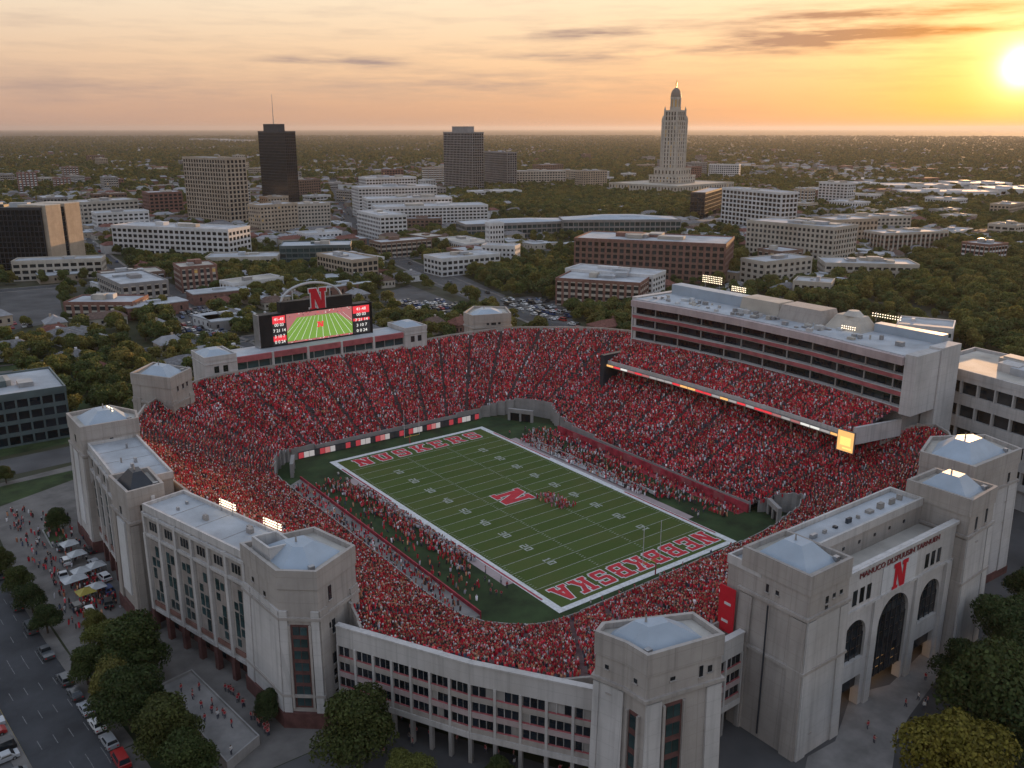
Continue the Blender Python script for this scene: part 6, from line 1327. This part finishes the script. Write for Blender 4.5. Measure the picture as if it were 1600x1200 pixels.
# ------------------------------------------------------------------ people
def person_mesh(pose):
    """one continuous figure grown from a jointed skeleton; tint alpha 1 = shirt colour from the object"""
    J = {'pel': (0, 0, .95, .15, .11), 'che': (0, .01, 1.28, .17, .12), 'nek': (0, .01, 1.50, .065, .065), 'hed': (0, .03, 1.62, .095, .11), 'top': (0, .02, 1.74, .07, .085)}
    st, ar = pose
    for s, k in ((-1, 'l'), (1, 'r')):
        J['hip'+k] = (s*.1, 0, .88, .095, .1); J['kne'+k] = (s*.11, s*st*.5+.03, .48, .062, .065); J['ank'+k] = (s*.11, s*st, .09, .042, .048); J['toe'+k] = (s*.12, s*st+.17, .04, .038, .035)
        J['sho'+k] = (s*.2, .01, 1.42, .065, .065); a = ar[0 if s < 0 else 1]; J['elb'+k] = (s*(.25+.05*a), .02+.10*a, 1.42-.29*math.cos(a), .048, .048); J['wri'+k] = (s*(.26+.04*a), .06+.26*a*.6, 1.42-.29*math.cos(a)-.25*math.cos(a*1.25), .035, .036); J['han'+k] = (s*(.26+.04*a), .08+.3*a*.6, 1.42-.29*math.cos(a)-.33*math.cos(a*1.25), .04, .03)
    E_ = [('pel', 'che'), ('che', 'nek'), ('nek', 'hed'), ('hed', 'top')]+[e for k in 'lr' for e in (('pel', 'hip'+k), ('hip'+k, 'kne'+k), ('kne'+k, 'ank'+k), ('ank'+k, 'toe'+k), ('che', 'sho'+k), ('sho'+k, 'elb'+k), ('elb'+k, 'wri'+k), ('wri'+k, 'han'+k))]
    nm = list(J); me = bpy.data.meshes.new('skeleton'); me.from_pydata([J[n][:3] for n in nm], [(nm.index(a), nm.index(b)) for a, b in E_], []); o = bpy.data.objects.new('skeleton', me); COL.objects.link(o)
    o.modifiers.new('skin', 'SKIN'); 
    for i, n in enumerate(nm): me.skin_vertices[0].data[i].radius = J[n][3:]; me.skin_vertices[0].data[i].use_root = n == 'pel'
    dg = bpy.context.evaluated_depsgraph_get(); out = bpy.data.meshes.new_from_object(o.evaluated_get(dg)); bpy.data.objects.remove(o)
    n = len(out.vertices); co = np.zeros(n*3); out.vertices.foreach_get('co', co); co = co.reshape(-1, 3); C = np.zeros((n, 4)); C[:] = (.05, .055, .08, 0); up = co[:, 2] > .93
    C[up] = (1, 1, 1, 1); arm = up & (np.abs(co[:, 0]) > .235); C[arm] = (.42, .25, .17, 0); C[co[:, 2] > 1.5] = (.42, .25, .17, 0); C[(co[:, 2] > 1.68) | ((co[:, 2] > 1.58) & (co[:, 1] < -.02))] = (.04, .025, .018, 0); C[co[:, 2] < .08] = (.02, .02, .02, 0)
    a = out.attributes.new('tint', 'FLOAT_COLOR', 'POINT'); a.data.foreach_set('color', C.reshape(-1).astype(np.float32)); out.materials.clear(); out.materials.append(M['clothing']); return out
PM = [(person_mesh((.16, (.2, .2))), 'walking'), (person_mesh((.02, (.1, .15))), 'standing'), (person_mesh((.05, (.15, 1.3))), 'with an arm raised'), (person_mesh((.22, (.45, .3))), 'striding')]
PC = [('red', (.38, .02, .03))]*6+[('white', (.6, .6, .6))]*2+[('black', (.02, .02, .022)), ('dark blue', (.03, .045, .11))]
NP_ = [0]
def yard(y): return 'near the far end' if y > 28 else 'past midfield' if y > 6 else 'at midfield' if y > -8 else 'short of midfield' if y > -28 else 'near the close end'
def person(x, y, z, where, group, cols=None):
    me, pose = random.choice(PM); cn, cc = random.choice(cols or PC); o = bpy.data.objects.new('person', me); COL.objects.link(o); o.location = (x, y, z); o.rotation_euler[2] = random.uniform(0, 6.28); s = random.uniform(.94, 1.06); o.scale = (s, s, s); o.color = (*cc, 1)
    tag(o, 'person in %s %s %s%s' % (cn, pose, where, ', '+yard(y) if 'sideline' in where else ''), 'person', group); NP_[0] += 1
def people(n, P_, z, where, group, cols=None):
    P_ = ccw(P_); x0, x1 = min(p[0] for p in P_), max(p[0] for p in P_); y0, y1 = min(p[1] for p in P_), max(p[1] for p in P_); k = 0
    while k < n:
        x, y = random.uniform(x0, x1), random.uniform(y0, y1)
        if inpoly(x, y, P_): person(x, y, z, where, group, cols); k += 1
people(14, offset(TP, -1), 1.5, 'on the raised terrace', 'people on the terrace'); people(26, [(-97.2, -40), (-95.6, -58), (-94.6, -57.6), (-96.2, -39.5)], .025, 'in line beside the terrace', 'people queueing beside the terrace', PC[:6])
people(60, [(-116, 0), (-105, 0), (-104, 60), (-117, 78)], .025, 'on the plaza before the west wings', 'people on the west plaza'); people(26, [(-24, -133), (16, -128), (20, -117), (-14, -117)], .025, 'on the plaza before the south gate', 'people on the gate plaza')
people(18, [(-98, -80), (-86, -86), (-74, -72), (-90, -66)], .025, 'on the paving before the colonnade', 'people before the colonnade'); people(20, [(-78, -66), (-62, -98), (-58, -100), (-75, -64)], .025, 'under the colonnade', 'people under the colonnade')
people(62, [(-37, -44), (-31.2, -44), (-31.2, 44), (-37, 44)], .036, 'on the west sideline', 'people on the west sideline'); people(62, [(31.5, -42), (39, -42), (39, 46), (31.5, 46)], .036, 'on the east sideline', 'people on the east sideline')
people(12, [(-30, -59.8), (30, -59.8), (30, -58), (-30, -58)], .036, 'behind the near end line', 'people behind the near end line', )
# the rest of the sideline and walkway crowds, too many to count
def ground_crowd(lab, areas, mixw):
    P, D = [], []
    for n, poly, z in areas:
        P_ = ccw(poly); x0, x1 = min(p[0] for p in P_), max(p[0] for p in P_); y0, y1 = min(p[1] for p in P_), max(p[1] for p in P_); k = 0
        while k < n:
            x, y = random.uniform(x0, x1), random.uniform(y0, y1)
            if inpoly(x, y, P_): a = random.uniform(0, 6.28); P.append((x, y, z+.42)); D.append((math.cos(a), math.sin(a))); k += 1
    crowd_mesh('crowd', P, D, lab, mixw)
ground_crowd('row of players and staff in white along both sidelines', [(420, [(-32.2, -26), (-30.2, -26), (-30.2, 30), (-32.6, 34)], .0), (300, [(30.4, -22), (32.6, -22), (32.8, 34), (30.4, 36)], .0)], dict(red=18, white=66, dark=10, warm=6))
ground_crowd('mixed crowd of band and staff behind both benches', [(420, [(-36, -30), (-32.4, -28), (-32.6, 34), (-38, 44)], .0), (120, [(-42, -44), (-36, -36), (-38, 42), (-43, 42)], .0), (420, [(32.8, -26), (37, -30), (38.5, 38), (33, 38)], .0), (520, [(37.5, -46), (45, -46), (46, 40), (38, 44)], .0)], dict(red=42, white=18, dark=28, warm=12))
for y0, y1, w_ in ((8, 34, 'longest'), (-8, 6, 'middle'), (-24, -11, 'near')):
    t = thing('sideline_banner', '%s white cloth banner on low frame along the east sideline' % w_, 'banner', (34, (y0+y1)/2, .03)); b = MB(); b.box(33.6, 33.7, y0, y1, .25, 1.3, 'white_sheet'); b.build('cloth', t)
    for k in range(int((y1-y0)/4)+1): b = MB(); b.box(33.72, 33.82, y0+k*4-.04+.1, y0+k*4+.14, .03, 1.35, 'steel'); b.build('stake', t)
ground_crowd('marching group of people on the turf beside the midfield emblem', [(75, [(4.6, -3.5), (10.0, -5.0), (11.0, -16.0), (4.8, -15.0)], .0)], dict(red=34, pink=34, white=16, warm=16))
ground_crowd('people milling round the tents on the west plaza', [(170, [(-117, -2), (-104.5, -2), (-103.5, 60), (-118, 80)], .03), (110, [(-112, 4), (-105, 4), (-104, 24), (-111, 24)], .03)], dict(red=30, white=16, dark=44, warm=10))
ground_crowd('people packed on the west sideline path behind the red wall', [(330, [(-50.4, -46), (-46.2, -46), (-45.4, 40), (-50.2, 38)], 1.75)], dict(red=48, white=14, dark=26, warm=12))
# benches and white cloth boards on the sidelines
for k in range(5):
    for s_, yy in ((-1, -22), (1, -14)):
        y = yy+k*8.4; t = thing('team_bench', 'white team bench with backrest on the %s sideline, %s from the near end' % ('west' if s_ < 0 else 'east', ('first', 'second', 'third', 'fourth', 'fifth')[k]), 'bench', (s_*30.6, y, .04)); x = s_*30.7
        b = MB(); b.box(x-.3, x+.3, y, y+7.2, .45, .55, 'white_sheet'); b.build('seat', t); b = MB(); b.box(x+s_*.3-.04, x+s_*.3+.04, y, y+7.2, .55, 1.25, 'white_sheet'); b.build('backrest', t)
        for yy_ in (y+.4, y+6.8): b = MB(); b.box(x-.28, x+.28, yy_-.05, yy_+.05, .04, .45, 'steel'); b.build('leg', t)
for k, (u, v) in enumerate(((148, 882), (163, 905), (168, 925), (100, 905), (104, 880), (95, 858), (170, 945), (120, 952), (142, 862), (140, 958))):
    p = G(u, v); car(p[0], p[1], math.pi/2+random.uniform(-.2, .2), 'standing among the tents, number %s along the west plaza' % ('one', 'two', 'three', 'four', 'five', 'six', 'seven', 'eight', 'nine', 'ten')[k] if False else 'standing among the tents on the west plaza', 'vehicles among the tents', True, z=.03)
# tents on the west plaza
for k, (u, v, m, lab) in enumerate(((122, 878, 'white_sheet', 'white pop-up tent farthest up the west plaza'), (128, 905, 'white_sheet', 'white pop-up tent in the middle of the west plaza'), (152, 896, 'white_sheet', 'white pop-up tent beside the west tower foot'), (118, 918, 'white_sheet', 'long white pop-up tent by the pavement edge'), (136, 938, 'yellow_sheet', 'yellow pop-up tent on the west plaza'), (152, 930, 'white_sheet', 'white pop-up tent next to the yellow one'), (110, 862, 'white_sheet', 'small white pop-up tent near the planted island'))):
    p = G(u, v); t = thing('pop_up_tent', lab, 'tent', (p[0], p[1], .03)); a = .5; w_ = 1.9 if k != 3 else 2.6; rz = math.radians(8)
    t.rotation_euler[2] = rz; b = MB(); b.hexa([(-w_, -1.7, 2.2), (w_, -1.7, 2.2), (w_, 1.7, 2.2), (-w_, 1.7, 2.2)], [(-.1, -.1, 3.2), (.1, -.1, 3.2), (.1, .1, 3.2), (-.1, .1, 3.2)], m); b.build('canopy', t, (0, 0, 0))
    for sx in (-1, 1):
        for sy in (-1, 1): b = MB(); b.tube((sx*(w_-.1), sy*1.6, 0), (sx*(w_-.1), sy*1.6, 2.2), .04, 'steel', 5); b.build('leg', t, (0, 0, 0))
pl = thing('planter', 'planted green island with kerb on the west plaza', 'planter', (*G(90, 838)[:2], .02))
c = G(90, 838); b = MB(); P_ = [(c[0]-2.6, c[1]-7), (c[0]+1.8, c[1]-7), (c[0]+1.8, c[1]+6), (c[0]-2.6, c[1]+6)]; b.parapet(P_, .02, .35, .3, 'kerb'); b.build('kerb', pl); b = MB(); b.prism(offset(P_, -.3), .02, .3, 'lawn'); b.build('soil', pl)

# ------------------------------------------------------------------ haze
hz = MB(); hz.box(-70000, 70000, -70000, 70000, -1.0, 215, 'land'); ho = hz.build('haze'); tag(ho, 'thin evening haze over the whole plain', 'haze', None, 'stuff')
hm = bpy.data.materials.new('haze'); hm.use_nodes = True; hm.node_tree.nodes.clear(); q = NT(hm.node_tree); pv = q.n('ShaderNodeVolumePrincipled'); pv.inputs['Color'].default_value = (.52, .53, .58, 1); pv.inputs['Density'].default_value = 3.0e-5; pv.inputs['Anisotropy'].default_value = .4
out = q.n('ShaderNodeOutputMaterial'); q.l(pv.outputs[0], out.inputs['Volume']); ho.data.materials.clear(); ho.data.materials.append(hm)
for m_ in bpy.data.materials: m_.cycles.emission_sampling = 'NONE'
print('PEOPLE', NPEOPLE[0], NP_[0], 'WINDOWS', NWIN[0], 'OBJECTS', len(bpy.data.objects), 'TREES', len(big), len(rest))
